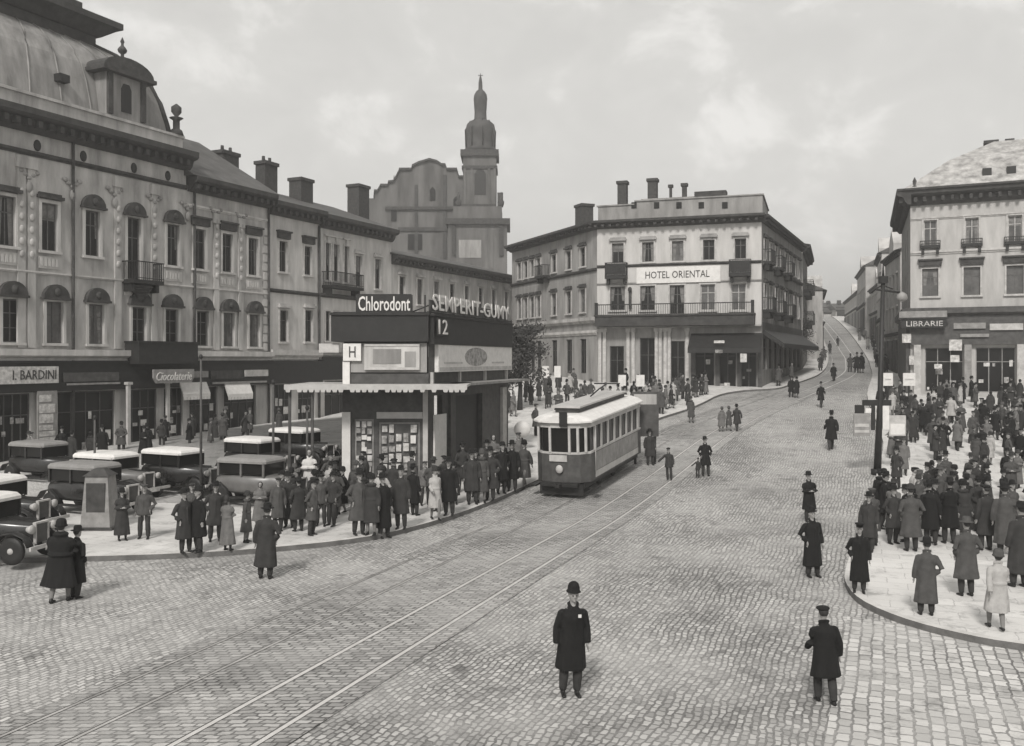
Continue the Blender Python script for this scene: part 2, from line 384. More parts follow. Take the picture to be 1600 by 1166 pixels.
def window(fr, h, fm=None, bars=(1, 1), curt=None, name='window', dep=.13):
    a, b, c, d = h; fm = fm or M_FRAME; w_, hh = b-a, d-c; t = min(.07, w_*.09)
    mb = MB(); y0, y1 = dep, dep+.06
    mb.box(a, a+t, y0, y1, c, d); mb.box(b-t, b, y0, y1, c, d); mb.box(a+t, b-t, y0, y1, c, c+t); mb.box(a+t, b-t, y0, y1, d-t, d)
    for k in range(bars[0]): x = a+w_*(k+1)/(bars[0]+1); mb.box(x-t*.45, x+t*.45, y0+.004, y1-.004, c+t, d-t)
    zt = c+hh*.68
    if bars[1]: mb.box(a+t, b-t, y0+.007, y1-.007, zt-t*.4, zt+t*.4)
    if bars[1] > 1: zt = c+hh*.34; mb.box(a+t, b-t, y0+.007, y1-.007, zt-t*.3, zt+t*.3)
    o = fr.put(name, mb, fm)
    cu = random.random() < .2 if curt is None else curt
    p = MB().add([(a,y1-.02,c),(b,y1-.02,c),(b,y1-.02,d),(a,y1-.02,d)], [(0,1,2,3)])
    if name == 'window' and bars[0] == 1 and random.random() < .45:
        wd = w_*random.choice((.16, .24, .3)); hh2 = random.choice((c+t, c+t, c+hh*.4)); v = MB()
        if random.random() < .3: v.box(a+t, b-t, y1-.035, y1-.022, d-t-hh*random.uniform(.2, .5), d-t)
        else: v.prismy([(a+t, hh2), (a+t+wd*.6, hh2), (a+t+wd, d-t), (a+t, d-t)], y1-.035, y1-.022); v.prismy([(b-t-wd*.6, hh2), (b-t, hh2), (b-t, d-t), (b-t-wd, d-t)], y1-.035, y1-.022)
        fr.put('curtain', v, M_VEIL, o)
    fr.put('pane', p, M_CURT if cu else M_GLASS, o)
    return o
def surround(fr, h, m, w_=.16, out=.07, sill=.14, hood=None, hm=None):
    a, b, c, d = h; mb = MB()
    mb.box(a-w_, a, -out, .02, c, d+w_); mb.box(b, b+w_, -out, .02, c, d+w_); mb.box(a, b, -out, .02, d, d+w_)
    mb.box(a-w_-.06, b+w_+.06, -sill-.02, .02, c-.14, c-.002)
    fr.put('window_surround', mb, m)
    if hood:
        hm = hm or m; q = MB(); x0, x1, z = a-w_-.1, b+w_+.1, d+w_+.05
        if hood == 'flat': q.box(x0, x1, -.26, .02, z, z+.16); q.box(x0+.08, x1-.08, -.14, .02, z+.16, z+.3)
        elif hood == 'tri':
            q.prismy([(x0, z), (x1, z), ((x0+x1)/2, z+.55)], -.24, .02)
        elif hood == 'round':
            r = (x1-x0)/2; pts = [(x0+r-r*math.cos(t*math.pi/10), z+.9*r*math.sin(t*math.pi/10)) for t in range(11)]
            q.prismy(pts[::-1], -.24, .02); q.box(x0-.05, x1+.05, -.3, .02, z-.12, z-.002)
            q.ball(((x0+x1)/2, -.26, z+r*.35), .2, .1, .22, 8)
        elif hood == 'box': q.box(x0, x1, -.2, .02, z, z+.42); q.box(x0-.08, x1+.08, -.3, .02, z+.42, z+.54)
        elif hood == 'key': q.box((a+b)/2-.12, (a+b)/2+.12, -.16, .02, d-.05, z+.3); q.box(x0, x1, -.2, .02, z+.3, z+.42)
        fr.put('window_hood', q, hm)
def band(fr, z0, z1, out, m, s0=-.0, s1=None, name='string_course'):
    s1 = fr.len if s1 is None else s1
    h = z1-z0
    mb = MB().prismx([(.02, z0), (.02, z1), (-out, z1), (-out, z0+h*.45), (-out*.45, z0+h*.2), (-out*.45, z0)][::-1], s0, s1)
    return fr.put(name, mb, m)
def cornice(fr, z0, z1, out, m, s0=0, s1=None, dent=True, name='cornice'):
    s1 = fr.len if s1 is None else s1; h = z1-z0
    mb = MB().prismx([(.02, z0), (.02, z1), (-out, z1), (-out, z1-h*.3), (-out*.85, z1-h*.42), (-out*.55, z1-h*.48), (-out*.45, z0+h*.25), (-out*.2, z0)][::-1], s0, s1)
    if dent:
        x = s0+.2
        while x < s1-.2: mb.box(x, x+.22, -out*.8, -out*.3, z1-h*.82, z1-h*.5); x += .62
    return fr.put(name, mb, m)
def railing(fr, a, b, out, z0, h=1.0, name='balcony', m=None, slab=.22, closed=False):
    m = m or M_IRON; mb = MB().box(a, b, -out, .02, z0-slab, z0)
    mb.box(a+.1, a+.3, -out*.7, .02, z0-slab-.45, z0-slab); mb.box(b-.3, b-.1, -out*.7, .02, z0-slab-.45, z0-slab)
    o = fr.put(name, mb, m)
    r = MB(); r.box(a, b, -out, -out+.05, z0+h-.06, z0+h); r.box(a, b, -out+.01, -out+.04, z0+.08, z0+.12)
    for x in (a, b-.05): r.box(x, x+.05, -out, 0, z0+h-.06, z0+h)
    n = max(3, int((b-a)/.13))
    for k in range(n+1): x = a+.01+(b-a-.04)*k/n; r.box(x, x+.025, -out+.012, -out+.038, z0, z0+h-.06)
    for k in range(1, int(out/.15)):
        for x in (a, b-.03): r.box(x, x+.03, -k*.15, -k*.15+.025, z0, z0+h-.06)
    if closed: r.box(a+.05, b-.05, -out+.042, -out+.06, z0+.1, z0+h-.1)
    fr.put('railing', r, m, o); return o
def text(fr, body, a, b, z0, z1, m, y=-.05, name='lettering', parent=None, ext=.015, italic=False, bold=0.0):
    cu = bpy.data.curves.new(name, 'FONT'); cu.body = body; cu.extrude = .02; cu.resolution_u = 2
    if italic: cu.shear = .3
    cu.offset = bold
    to = bpy.data.objects.new(name, cu); COL.objects.link(to)
    dg = bpy.context.evaluated_depsgraph_get(); me = bpy.data.meshes.new_from_object(to.evaluated_get(dg)); bpy.data.objects.remove(to)
    xs = [v.co.x for v in me.vertices]; ys = [v.co.y for v in me.vertices]
    x0, x1, y0, y1 = min(xs), max(xs), min(ys), max(ys)
    for v in me.vertices:
        x = a+(v.co.x-x0)/(x1-x0)*(b-a); z = z0+(v.co.y-y0)/(y1-y0)*(z1-z0); v.co = Vector((x, y-v.co.z/.02*ext, z))
    me.materials.clear(); me.materials.append(m); me.name = name
    if parent is None: return mobj(name, me, fr.root, fr.loc, fr.rz)
    return mobj(name, me, parent)
def display(fr, h, n=7):
    a, b, c, d = h
    for i in range(max(3, n*2//3)):
        x = a+(b-a)*(i+random.random()*.6)/max(3, n*2//3); zz = c+random.choice((.15, .7, 1.3, 1.9)); w_ = random.uniform(.15, .5)
        if x+w_ > b-.1: continue
        fr.put('display_card', MB().box(x, x+w_, .09, .12, zz, zz+random.uniform(.15, .55)), random.choice((M_PAPER, M_PAPER2)))
def chimney(root, fr, s, y, w_, d, z0, z1, pots=1, cat='chimney'):
    mb = MB().box(s-w_/2, s+w_/2, y-d/2, y+d/2, z0, z1-.25); mb.box(s-w_/2-.1, s+w_/2+.1, y-d/2-.1, y+d/2+.1, z1-.25, z1)
    for k in range(pots): mb.lathe([(.13, 0), (.11, .4)], (s-w_/2+w_*(k+.5)/pots, y, z1), 8)
    return mb
# ---------------------------------------------------------------- the row of houses on the left
def Lp(Y): return Vector((.4828*Y-47, Y))
RA, RB, RC, RD, RE = Lp(38), Lp(63.1), Lp(68.1), Lp(76.7), Lp(97.4)
inward = Vector((-.9005, .4348))
def backbox(fr, z0, z1, depth, m, s0=0, s1=None, name='rear_wall'):
    s1 = fr.len if s1 is None else s1; mb = MB()
    mb.add([(s0,.0,z0),(s0,depth,z0),(s0,depth,z1),(s0,.0,z1)], [(0,3,2,1)])
    mb.add([(s1,.0,z0),(s1,depth,z0),(s1,depth,z1),(s1,.0,z1)], [(0,1,2,3)])
    mb.add([(s0,depth,z0),(s1,depth,z0),(s1,depth,z1),(s0,depth,z1)], [(3,2,1,0)])
    return fr.put(name, mb, m)
def lean_roof(fr, z, out, depth, rise, m, s0=0, s1=None, hip=(0, 0)):
    s1 = fr.len if s1 is None else s1; y1 = depth/2
    mb = MB().add([(s0-.2, -out, z), (s1+.2, -out, z), (s1+.2-hip[1], y1, z+rise), (s0-.2+hip[0], y1, z+rise), (s0-.2, depth+.3, z), (s1+.2, depth+.3, z)],
                  [(0,1,2,3), (3,2,5,4), (0,3,4), (1,5,2), (0,4,5,1)])
    x = s0+.6
    while x < s1-.3:          # standing seams
        mb.box(x-.02, x+.02, -out+.05, -out+.1, z+.02, z+.1) if False else None
        yy = y1-.15
        mb.add([(x-.03, -out+.1, z+.03), (x+.03, -out+.1, z+.03), (x+.03, yy, z+rise*(yy+out)/(y1+out)+.05), (x-.03, yy, z+rise*(yy+out)/(y1+out)+.05)], [(0,1,2,3)]); x += 1.1
    return fr.put('roof', mb, m)
# -- domed house
ho = thing('domed_building', 'sooty three-storey stucco house with a big square dome, nearest on the left', 'building', (RA.x, RA.y, 0))
fr = Frame(ho, RA, RB)
zc0, zc1 = 17.05, 18.1
w2 = []; w1 = []
for px in (-55, 10, 77, 144, 209, 270, 312, 355, 395):
    s = fr.s(px); w2.append((s-.47, s+.47, 11.2 if px != 209 else 10.15, 13.66))
for px in (-45, 18, 85, 150, 217, 268, 316, 357, 397):
    s = fr.s(px); w1.append((s-.5, s+.5, 6.45, 8.6))
shop = []
for a, b in ((fr.s(-60), fr.s(-10)), (fr.s(-5), fr.s(48)), (fr.s(90), fr.s(180)), (fr.s(196), fr.s(246)), (fr.s(256), fr.s(286)), (fr.s(296), fr.s(340)), (fr.s(350), fr.s(400))):
    shop.append((a, b, .5, 3.9))
SW = fr.s(291); L1 = [h for h in w2+w1+shop if h[1] < SW]; L2 = [h for h in w2+w1+shop if h[1] >= SW]
shop_ok = all(h[1] < SW or h[0] > SW for h in shop)
wall(fr, -1, 17.2, L1, M_WALLA, 0, SW); wall(fr, -1, 16.1, L2, M_WALLA, SW, fr.len, name='wing_wall'); backbox(fr, -1, 17.2, 13, M_WALLA, 0, SW); backbox(fr, -1, 16.1, 13, M_WALLA, SW, fr.len)
for i, h in enumerate(w2):
    window(fr, h, curt=False); surround(fr, h, M_WALLB, hood=['flat','flat','flat','round','round','round','box','box','box'][i], hm=M_TRIM)
for h in w1: window(fr, h, bars=(1, 2), curt=random.random() < .45); surround(fr, h, M_WALLB, hood='round', hm=M_TRIM)
for i, h in enumerate(shop): window(fr, h, M_SHOP, (3, 1), False, 'shop_window'); display(fr, h, 9)
cornice(fr, zc0, zc1, .95, M_CORN, -.3, SW+.1); cornice(fr, 15.85, 16.75, .85, M_CORN, SW+.1, fr.len); band(fr, 15.9, 16.15, .15, M_TRIM, 0, SW); band(fr, 14.9, 15.1, .1, M_WALLB, SW, fr.len); band(fr, 9.95, 10.1, .12, M_WALLB)
band(fr, 5.55, 6.12, .5, M_WALLB, name='ledge')
for px in (112, 302, 418): # downspouts
    s = fr.s(px); fr.put('downspout', MB().tube([(s, -.12, 0), (s, -.12, 17.1 if s < SW else 15.9)], .08, 8), M_TRIM)
for px in (32, 48, 183, 240, 337, 375):     # ornamented pilasters
    s = fr.s(px); tp = 15.8 if s < SW else 14.8; mb = MB().box(s-.22, s+.22, -.1, .02, 6.2, tp); mb.box(s-.3, s+.3, -.18, .02, tp-.6, tp)
    for k in range(6): mb.ball((s, -.12, 10.9+k*.62), .15, .07, .2, 8)
    fr.put('pilaster', mb, M_WALLA)
for px in (58, 130, 209, 262):
    s = fr.s(px); fr.put('attic_vent', MB().lathe([(.3,0),(.3,.05),(.18,.06)], (0,0,0), 14).box(-.05,.05,-.05,.05,0,.02) if False else MB().ball((s, -.02, 16.5), .22, .06, .3, 12), M_DARK)
for h in w1+w2[4:]+w2[:3]:
    x0, x1, zt_ = h[0]-.2, h[1]+.2, h[2]-.3
    q = MB().box(x0, x1, -.05, .02, zt_-.62 if h in w2 else zt_-.3, zt_)
    if h in w2:
        for k in range(5): q.box(x0+.12+k*(x1-x0-.24)/5, x0+.12+(k+.55)*(x1-x0-.24)/5, -.1, -.05, zt_-.5, zt_-.1)
    fr.put('window_apron', q, M_WALLB)
for px in (44, 112, 178, 240, 292, 336, 376):
    s = fr.s(px); q = MB()
    for k in range(5): q.ball((s+.25*(k-2)*.9, -.06, 14.75-.16*abs(k-2)*-1), .17, .09, .12, 8)
    q.ball((s, -.1, 14.3), .2, .1, .3, 8); fr.put('stucco_swag', q, M_WALLC if False else M_WALLD)
z = 6.2
for s in (.25, fr.len-.3):
    mb = MB()
    for k in range(16 if s < SW else 14): mb.box(s-.25-(k%2)*.08, s+.25+(k%2)*.08, -.06, .02, z+k*.6, z+k*.6+.5)
    fr.put('quoins', mb, M_WALLB)
s = fr.s(213); railing(fr, s-1.0, s+1.15, .95, 10.1, 1.05)
m_ = MB(); 
for k in range(6): m_.ball((s+.07, -.25, 9.75-k*.14), .85-k*.13, .55-k*.07, .16, 12)
fr.put('balcony_bracket', m_, M_TRIM)
lean_roof(fr, zc1+.002, .9, 13, 1.2, M_ROOF, 0, SW); lean_roof(fr, 16.752, .8, 13, 4.3, M_ROOF, SW, None)
# dark projecting board and shop signs
a, b = fr.s(195), fr.s(288); bb = fr.put('fascia_board', MB().box(a, b, -1.1, -.02, 5.35, 6.55).box(a-.05, b+.05, -1.2, .0, 6.55, 6.65), M_DARK)
a, b = -1, fr.len; fr.put('shop_fascia', MB().box(0, fr.len, -.3, 0, 3.95, 5.5).box(0, fr.len, -.42, 0, 5.5-.08, 5.53), M_DARK)
a, b, z0, z1 = fr.rect(-50, 83, 573, 600); o = fr.put('signboard', MB().box(a, b, -.42, -.31, z0, z1), M_PAPER)
text(fr, 'I. BARDINI', a+2.0, b-.15, z0+.2, z1-.18, M_INK, -.43, parent=o)
for x0, x1, y0, y1, mm in ((92, 178, 582, 596, M_SHOP), (288, 318, 580, 590, M_GREY), (322, 372, 579, 592, M_TRIM), (376, 412, 578, 588, M_TRIML), (97, 180, 598, 601, M_GREY), (325, 410, 596, 599, M_GREY)):
    a, b, z0, z1 = fr.rect(x0, x1, y0, y1); fr.put('signboard', MB().box(a, b, -.40, -.31, z0, z1), mm)
a, b, z0, z1 = fr.rect(212, 276, 577, 598); o = fr.put('signboard', MB().prismy([(a+.2,z0),(b-.2,z0),(b,z0+.3),(b,z1),(a,z1),(a,z0+.3)], -1.4, -1.3), M_GREY)
text(fr, 'Ciocolaterie', a+.2, b-.2, z0+.15, z1-.15, M_WHITE, -1.41, parent=o, italic=True)
for x0, x1 in ((275, 317), (345, 384)):
    a, b, z0, z1 = fr.rect(x0, x1, 600, 620)
    mb = MB().prismx([(-.3, z1+.1), (-.62, z0+.2), (-.62, z0), (-.3, z1-.1)], a, b)
    for k in range(8): xx = a+(b-a)*k/8; mb.box(xx, xx+(b-a)/8-.03, -.64, -.622, z0-.16, z0+.02)
    fr.put('awning', mb, M_WHITE)
for px, z in ((190, 4.2), (252, 4.2)): s = fr.s(px); fr.put('shop_post', MB().box(s-.1, s+.1, -.6, -.44, .3, z).box(s-.18, s+.18, -.68, -.4, z, z+.15), M_CREAM)
a, b = fr.s(52), fr.s(82); o = fr.put('poster_panel', MB().box(a, b, -.35, -.25, .4, 4.0), M_GREY)
z = 3.8
for k in range(8):
    hh = random.choice((.25, .35, .45)); fr.put('poster', MB().box(a+.08, b-.08-random.random()*.3, -.365, -.352, z-hh, z), M_PAPER, o); z -= hh+random.choice((.06, .12)) 
    if z < .7: break
for px, z in ((62, 3.0), (104, 2.4), (122, 2.3), (160, 2.5)):
    s = fr.s(px)
# dome
ds0, ds1 = 4.6, 19.7; dm = (ds0+ds1)/2; dw = ds1-ds0; dd = 11.5; y0d = .5
prof = [(0, 18.0), (0.0, 18.6), (.22, 19.7), (.55, 20.9), (1.0, 21.9), (1.7, 22.75), (2.6, 23.35), (3.6, 23.75)]
rings = []
for u, z in prof:
    pts = []
    for (ax, ay) in ((-1,-1),(1,-1),(1,1),(-1,1)):
        pts.append((dm+ax*(dw/2-u), y0d+dd/2+ay*(dd/2-u*.65), z))
    # subdivide sides
    q = []
    for i in range(4):
        p, n_ = pts[i], pts[(i+1) % 4]
        for k in range(4): q.append(tuple(p[j]+(n_[j]-p[j])*k/4 for j in range(3)))
    rings.append(q)
dmb = MB().rings(rings, 0, True, False)
for t_ in (-.75, -.5, -.25, 0, .25, .5, .75):
    dmb.tube([(dm+t_*(dw/2-u), y0d+u*.65-.03, z) for u, z in prof], .05, 5); dmb.tube([(dm+dw/2-u+.03, y0d+dd/2+t_*(dd/2-u*.65), z) for u, z in prof], .05, 5)
dome = fr.put('dome', dmb, M_DOME)
for ax, ay in ((-1,-1),(1,-1),(1,1),(-1,1)): fr.put('hip_roll', MB().tube([(dm+ax*(dw/2-u), y0d+dd/2+ay*(dd/2-u*.65), z) for u, z in prof], .16, 8), M_TRIM, dome)
cw, cd_ = dw/2-3.5, dd/2-2.3
mb = MB().box(dm-cw, dm+cw, y0d+dd/2-cd_, y0d+dd/2+cd_, 23.6, 24.3)
mb.frust((dm, y0d+dd/2), cw*2+.4, cd_*2+.4, cw*2+1.9, cd_*2+1.9, 24.3, 24.85); mb.box(dm-cw-1.05, dm+cw+1.05, y0d+dd/2-cd_-1.05, y0d+dd/2+cd_+1.05, 24.85, 25.2)
mb.box(dm-cw+.5, dm+cw-.5, y0d+dd/2-cd_+.5, y0d+dd/2+cd_-.5, 25.2, 26.2)
fr.put('dome_crown', mb, M_CORN, dome)
# attic parapet in front of the dome
fr.put('parapet', MB().box(ds0-.6, ds1+.4, .0, .45, 18.1, 18.95).box(ds0-.7, ds1+.5, -.1, .55, 18.95, 19.1), M_WALLA)
# dormer
s = fr.s(205)-.35; mb = MB().box(s-1.35, s+1.35, -.0, 3.2, 19.1, 21.5)
dor = fr.put('dormer', mb, M_DOME)
q = MB(); pts = [(s+1.75*math.cos(t*math.pi/12), 21.72+.8*math.sin(t*math.pi/12)) for t in range(13)]
q.prismy(pts[::-1], -.3, 3.6); q.box(s-1.85, s+1.85, -.4, 3.0, 21.5, 21.72)
q.box(s-1.3, s-1.0, -.15, .0, 19.2, 21.5); q.box(s+1.0, s+1.3, -.15, .0, 19.2, 21.5)
fr.put('pediment', q, M_TRIM, dor)
fr.put('dormer_window', MB().prismy([(s-.35, 19.5), (s+.35, 19.5), (s+.35, 20.8), (s+.2, 21.1), (s-.2, 21.1), (s-.35, 20.8)], -.03, .1), M_GLASS, dor)
fin = [(.22,0),(.26,.1),(.1,.18),(.09,.4),(.22,.5),(.26,.65),(.16,.8),(.08,.88),(.07,1.0),(.12,1.1),(.02,1.35)]
fr.put('finial', MB().lathe(fin, (s, .3, 22.45), 10), M_TRIM, dor)
fr.put('finial', MB().lathe([(.45,0),(.35,.3),(.2,.4),(.2,.9),(.42,1.05),(.1,1.15),(.3,1.4),(.3,1.7),(.05,1.9)], (ds1+.1, .2, 19.1), 10), M_TRIM)
fr.put('dome_vent', MB().box(fr.s(108)-.3, fr.s(108)+.3, .3, .9, 20.3, 20.7), M_DARK)
for x0, x1, y0, y1, dy in ((336, 371, 238, 264, 5), (402, 431, 254, 292, 4)):
    a, b = fr.s(x0), fr.s(x1); Yc = fr.A.y+fr.d.y*(a+b)/2 + inward.y*dy
    dpx = 1; sx = (a+b)/2
    # shift along the wall so that the stack, set back from the eaves, stands where the photograph shows it
    for _ in range(20):
        P = fr.A+fr.d*sx+inward*dy; px = 800+F*P.x/P.y; sx += ((x0+x1)/2-px)*.03
    P = fr.A+fr.d*sx+inward*dy
    wd = (x1-x0)/F*P.y; fr.put('chimney', chimney(ho, fr, sx, dy, wd, .9, 17.0, zof(y0, P.y), 2), M_BRICK)
# -- narrow house
hb = thing('narrow_building', 'narrow pale three-storey house two windows wide, right of the domed house', 'building', (RB.x, RB.y, 0))
fr = Frame(hb, RB, RC); ws = []
for px, t, b, hw in ((442, 377, 425, .42), (481, 385, 430, .42)): s = fr.s(px); ws.append((s-hw, s+hw, fr.z(px, b), fr.z(px, t)))
ws1 = []
for px in (443, 482): s = fr.s(px); ws1.append((s-.42, s+.42, fr.z(px, 534), fr.z(px, 485)))
sh = [(.5, 2.4, .5, 3.9), (3.1, 5.0, .5, 3.9)]
wall(fr, -1, 16.2, ws+ws1+sh, M_WALLB); backbox(fr, -1, 16.2, 12, M_WALLB)
for h in ws+ws1: window(fr, h, curt=False); surround(fr, h, M_TRIML, .12, hood='box' if h in ws else 'flat', hm=M_TRIM if h in ws else M_WALLA)
for h in sh: window(fr, h, M_SHOP, (2, 1), False, 'shop_window'); display(fr, h, 6)
cornice(fr, 15.5, 16.4, .8, M_CORN); band(fr, 10.2, 10.45, .2, M_TRIM); band(fr, 5.6, 6.3, .35, M_TRIML, name='ledge')
fr.put('shop_fascia', MB().box(0, fr.len, -.3, 0, 3.95, 5.5), M_DARK); lean_roof(fr, 16.402, .75, 12, 2.2, M_ROOF)
s = fr.s(497); fr.put('downspout', MB().tube([(s, -.12, 0), (s, -.12, 15.4)], .09, 8), M_TRIM)
def stack(fr, parent_name, x0, x1, y0, dy, zb, m=None, pots=0):
    sx = fr.s((x0+x1)/2); P = None
    for _ in range(30):
        P = fr.A+fr.d*sx+Vector((-fr.d.y, fr.d.x))*dy; px = 800+F*P.x/P.y; sx += ((x0+x1)/2-px)*.02
    wd = (x1-x0)/F*P.y
    return fr.put('chimney', chimney(None, fr, sx, dy, wd, min(1.2, wd), zb, zof(y0, P.y), pots), m or M_BRICK)
stack(fr, '', 456, 485, 280, 5, 16.6)
# -- arcaded house
hc = thing('arcaded_building', 'grey three-storey house with a triple arched window and balcony, behind the advertising pavilion', 'building', (RC.x, RC.y, 0))
fr = Frame(hc, RC, RD); ws = []
for px, hw in ((512, .3), (525, .34), (541, .3)): s = fr.s(px); ws.append((s-hw, s+hw, 11.5, 14.3))
for px in (560, 590): s = fr.s(px); ws.append((s-.42, s+.42, 11.3, 13.7))
ws1 = [(h[0], h[1], 7.0, 9.2) for h in ws]; sh = [(.6, 3.6, .8, 4.0), (4.6, 8, .8, 4.0)]
wall(fr, -1, 16.2, ws+ws1+sh, M_WALLB); backbox(fr, -1, 16.2, 12, M_WALLB)
for i, h in enumerate(ws): window(fr, h, curt=False); surround(fr, h, M_TRIML, .1, hood='flat' if i > 2 else 'key', hm=M_TRIML)
for h in ws1: window(fr, h, curt=False); surround(fr, h, M_TRIML, .1)
for h in sh: window(fr, h, M_SHOP, (2, 1), False, 'shop_window'); display(fr, h, 6)
a, b = fr.s(503), fr.s(552); railing(fr, a, b, 1.0, 11.1, 1.0); cornice(fr, 15.3, 16.25, .8, M_CORN); band(fr, 10.2, 10.5, .3, M_TRIM); band(fr, 5.9, 6.5, .35, M_WALLA, name='ledge')
fr.put('shop_fascia', MB().box(0, fr.len, -.3, 0, 4.1, 5.8), M_DARK); lean_roof(fr, 16.252, .75, 12, 2.4, M_ROOF)
stack(fr, '', 546, 574, 290, 5, 16.6)
# -- low house
hd = thing('low_building', 'lower two-storey grey house at the end of the left row, beneath the church', 'building', (RD.x, RD.y, 0))
fr = Frame(hd, RD, RE); ws = []; s = 1.6
while s < fr.len-1.2: ws.append((s-.45, s+.45, 10.4, 12.6)); s += 2.85
ws1 = [(h[0], h[1], 6.6, 8.8) for h in ws]
wall(fr, -1, 14.2, ws+ws1, M_WALLA); backbox(fr, -1, 14.2, 11, M_WALLA)
for h in ws+ws1: window(fr, h, curt=random.random() < .4); surround(fr, h, M_WALLB, .1, hood='flat', hm=M_WALLA)
cornice(fr, 13.5, 14.3, .7, M_CORN); band(fr, 9.4, 9.65, .15, M_TRIM); lean_roof(fr, 14.302, .65, 11, 1.6, M_ROOF)
fr.put('shop_fascia', MB().box(0, fr.len, -.3, 0, 4.3, 5.8), M_DARK)

# ---------------------------------------------------------------- church behind the row
YT = 150; ch = thing('church', 'grey baroque church with a tall onion-domed tower rising behind the left row', 'church', (pix(750, YT), YT, 0), 0)
ox = ch.location.x
def X_(px, Y=YT): return pix(px, Y)-ox
def Zz(py, Y=YT): return zof(py, Y)
def cbox(mb, x0, x1, y0, y1, yt, yb): mb.box(X_(x0, YT+y0), X_(x1, YT+y0), y0, y1, Zz(yb, YT+y0), Zz(yt, YT+y0))
mb = MB(); cbox(mb, 700, 792, 0, 9, 345, 470)
mb.box(X_(708), X_(784), .3, 8.5, Zz(345), Zz(322)); mb.box(X_(723), X_(775), 1, 6.4, Zz(322), Zz(236))
fq = MB(); tower = mb.build('tower', M_CHURCH, ch)
mb = MB()
mb.box(X_(696), X_(797), -.6, 9.6, Zz(351), Zz(342)); mb.box(X_(719), X_(779), .6, 6.8, Zz(242), Zz(232)); mb.box(X_(721), X_(777), .8, 6.6, Zz(262), Zz(257))
mb.box(X_(706), X_(712), -.3, 0, Zz(400), Zz(352)); mb.box(X_(780), X_(787), -.3, 0, Zz(400), Zz(352))
mb.box(X_(777), X_(786), 0.5, 1.4, Zz(322), Zz(300)); mb.box(X_(720), X_(775), .5, 8, Zz(322)-.3, Zz(318))
mb.build('tower_cornice', M_TRIM, tower)
mb = MB().prismy([(X_(741), Zz(303)), (X_(759), Zz(303)), (X_(759), Zz(270)), (X_(755), Zz(264)), (X_(750), Zz(261)), (X_(745), Zz(264)), (X_(741), Zz(270))], .94, 1.2); mb.build('louvre', M_DARK, tower)
for x in (724, 735, 762, 771): MB().box(X_(x), X_(x+3.5), .8, 1.0, Zz(318), Zz(262)).build('tower_pilaster', M_CHURCH, tower)
for x in (706, 757, 766): MB().box(X_(x), X_(x+5), -.12, .1, Zz(420), Zz(356)).build('tower_pilaster', M_CHURCH, tower)
for x in (712, 779): MB().lathe([(.3,0),(.45,.3),(.5,.8),(.2,1.2),(.25,1.6),(.02,2.4)], (X_(x+4), .6, Zz(322)), 8).build('finial', M_TRIM, tower)
MB().box(X_(717), X_(752), -.06, .2, Zz(403), Zz(375)).build('pale_panel', M_WALLD, tower)
cxx, cyy = X_(749.5), 3.7; zc = Zz(232)
k = YT/F
def lz(prof): return [(r*k, zof(y, YT)) for r, y in prof]
MB().lathe(lz([(25,232),(26,226),(22,222),(23,205),(24,196),(22,186),(16,181),(10,179),(9.5,165),(10,160),(10.5,150),(11,145),(10,138),(7,133),(3.4,130),(3,118),(1.5,110),(.5,106)]), (cxx, cyy, 0), 14).build('onion_dome', M_COPPER, ch)
for i in range(8):
    a = i*math.pi/4+.2; MB().tube([(cxx+23.4*k*math.cos(a), cyy+23.4*k*math.sin(a), Zz(224)), (cxx+24.4*k*math.cos(a), cyy+24.4*k*math.sin(a), Zz(196)), (cxx+16.5*k*math.cos(a), cyy+16.5*k*math.sin(a), Zz(181))], .12, 6).build('dome_rib', M_TRIM, ch)
mb = MB(); mb.tube([(cxx, cyy, Zz(112)), (cxx, cyy, Zz(104))], .06, 6).tube([(cxx-.4, cyy, Zz(107)), (cxx+.4, cyy, Zz(107))], .06, 6)
mb.build('cross', M_TRIM, ch)
# nave: stepped gable outline, extruded
out_ = [(574,470),(574,310),(584,310),(585,300),(590,300),(595,291),(606,291),(607,286),(615,285),(623,270),(624,266),(643,266),(644,261),(654,256),(671,251),(683,254),(690,259),(696,259),(697,266),(714,266),(716,278),(724,278),(724,470)]
prof = [(X_(x, YT+4), Zz(y, YT+4)) for x, y in out_]
nave = MB().prismy(prof[::-1], 4, 22).build('nave', M_CHURCH, ch)
mb = MB().box(X_(648, YT+4), X_(653, YT+4), 3.8, 4, Zz(400), Zz(282)); mb.box(X_(692, YT+4), X_(698, YT+4), 3.8, 4, Zz(400), Zz(266)); mb.box(X_(622, YT+4), X_(700, YT+4), 3.7, 4, Zz(356), Zz(350))
mb.build('pilaster', M_COPPER, nave)
MB().box(X_(633), X_(656), 3.85, 4.1, Zz(386), Zz(361)).build('window', M_GLASS, nave)
roofp = [(x, z+.25) for x, z in prof[2:-1]]
mb = MB()
for (x0, z0), (x1, z1) in zip(roofp, roofp[1:]): mb.add([(x0,3.6,z0-.25),(x1,3.6,z1-.25),(x1,3.6,z1+.1),(x0,3.6,z0+.1),(x0,22.4,z0-.25),(x1,22.4,z1-.25),(x1,22.4,z1+.1),(x0,22.4,z0+.1)], [(0,1,2,3),(3,2,6,7),(7,6,5,4),(0,4,5,1)])
mb.build('roof_edge', M_TRIM, nave)
for x, y in ((606, 318), (668, 285), (706, 300)): MB().prismy([(X_(x), Zz(y+22)), (X_(x+9), Zz(y+22)), (X_(x+9), Zz(y+5)), (X_(x+4.5), Zz(y)), (X_(x), Zz(y+5))], 3.85, 4.1).build('window', M_GLASS, nave)
MB().box(X_(597), X_(726), 3.6, 4, Zz(322), Zz(317)).build('nave_cornice', M_TRIM, nave)
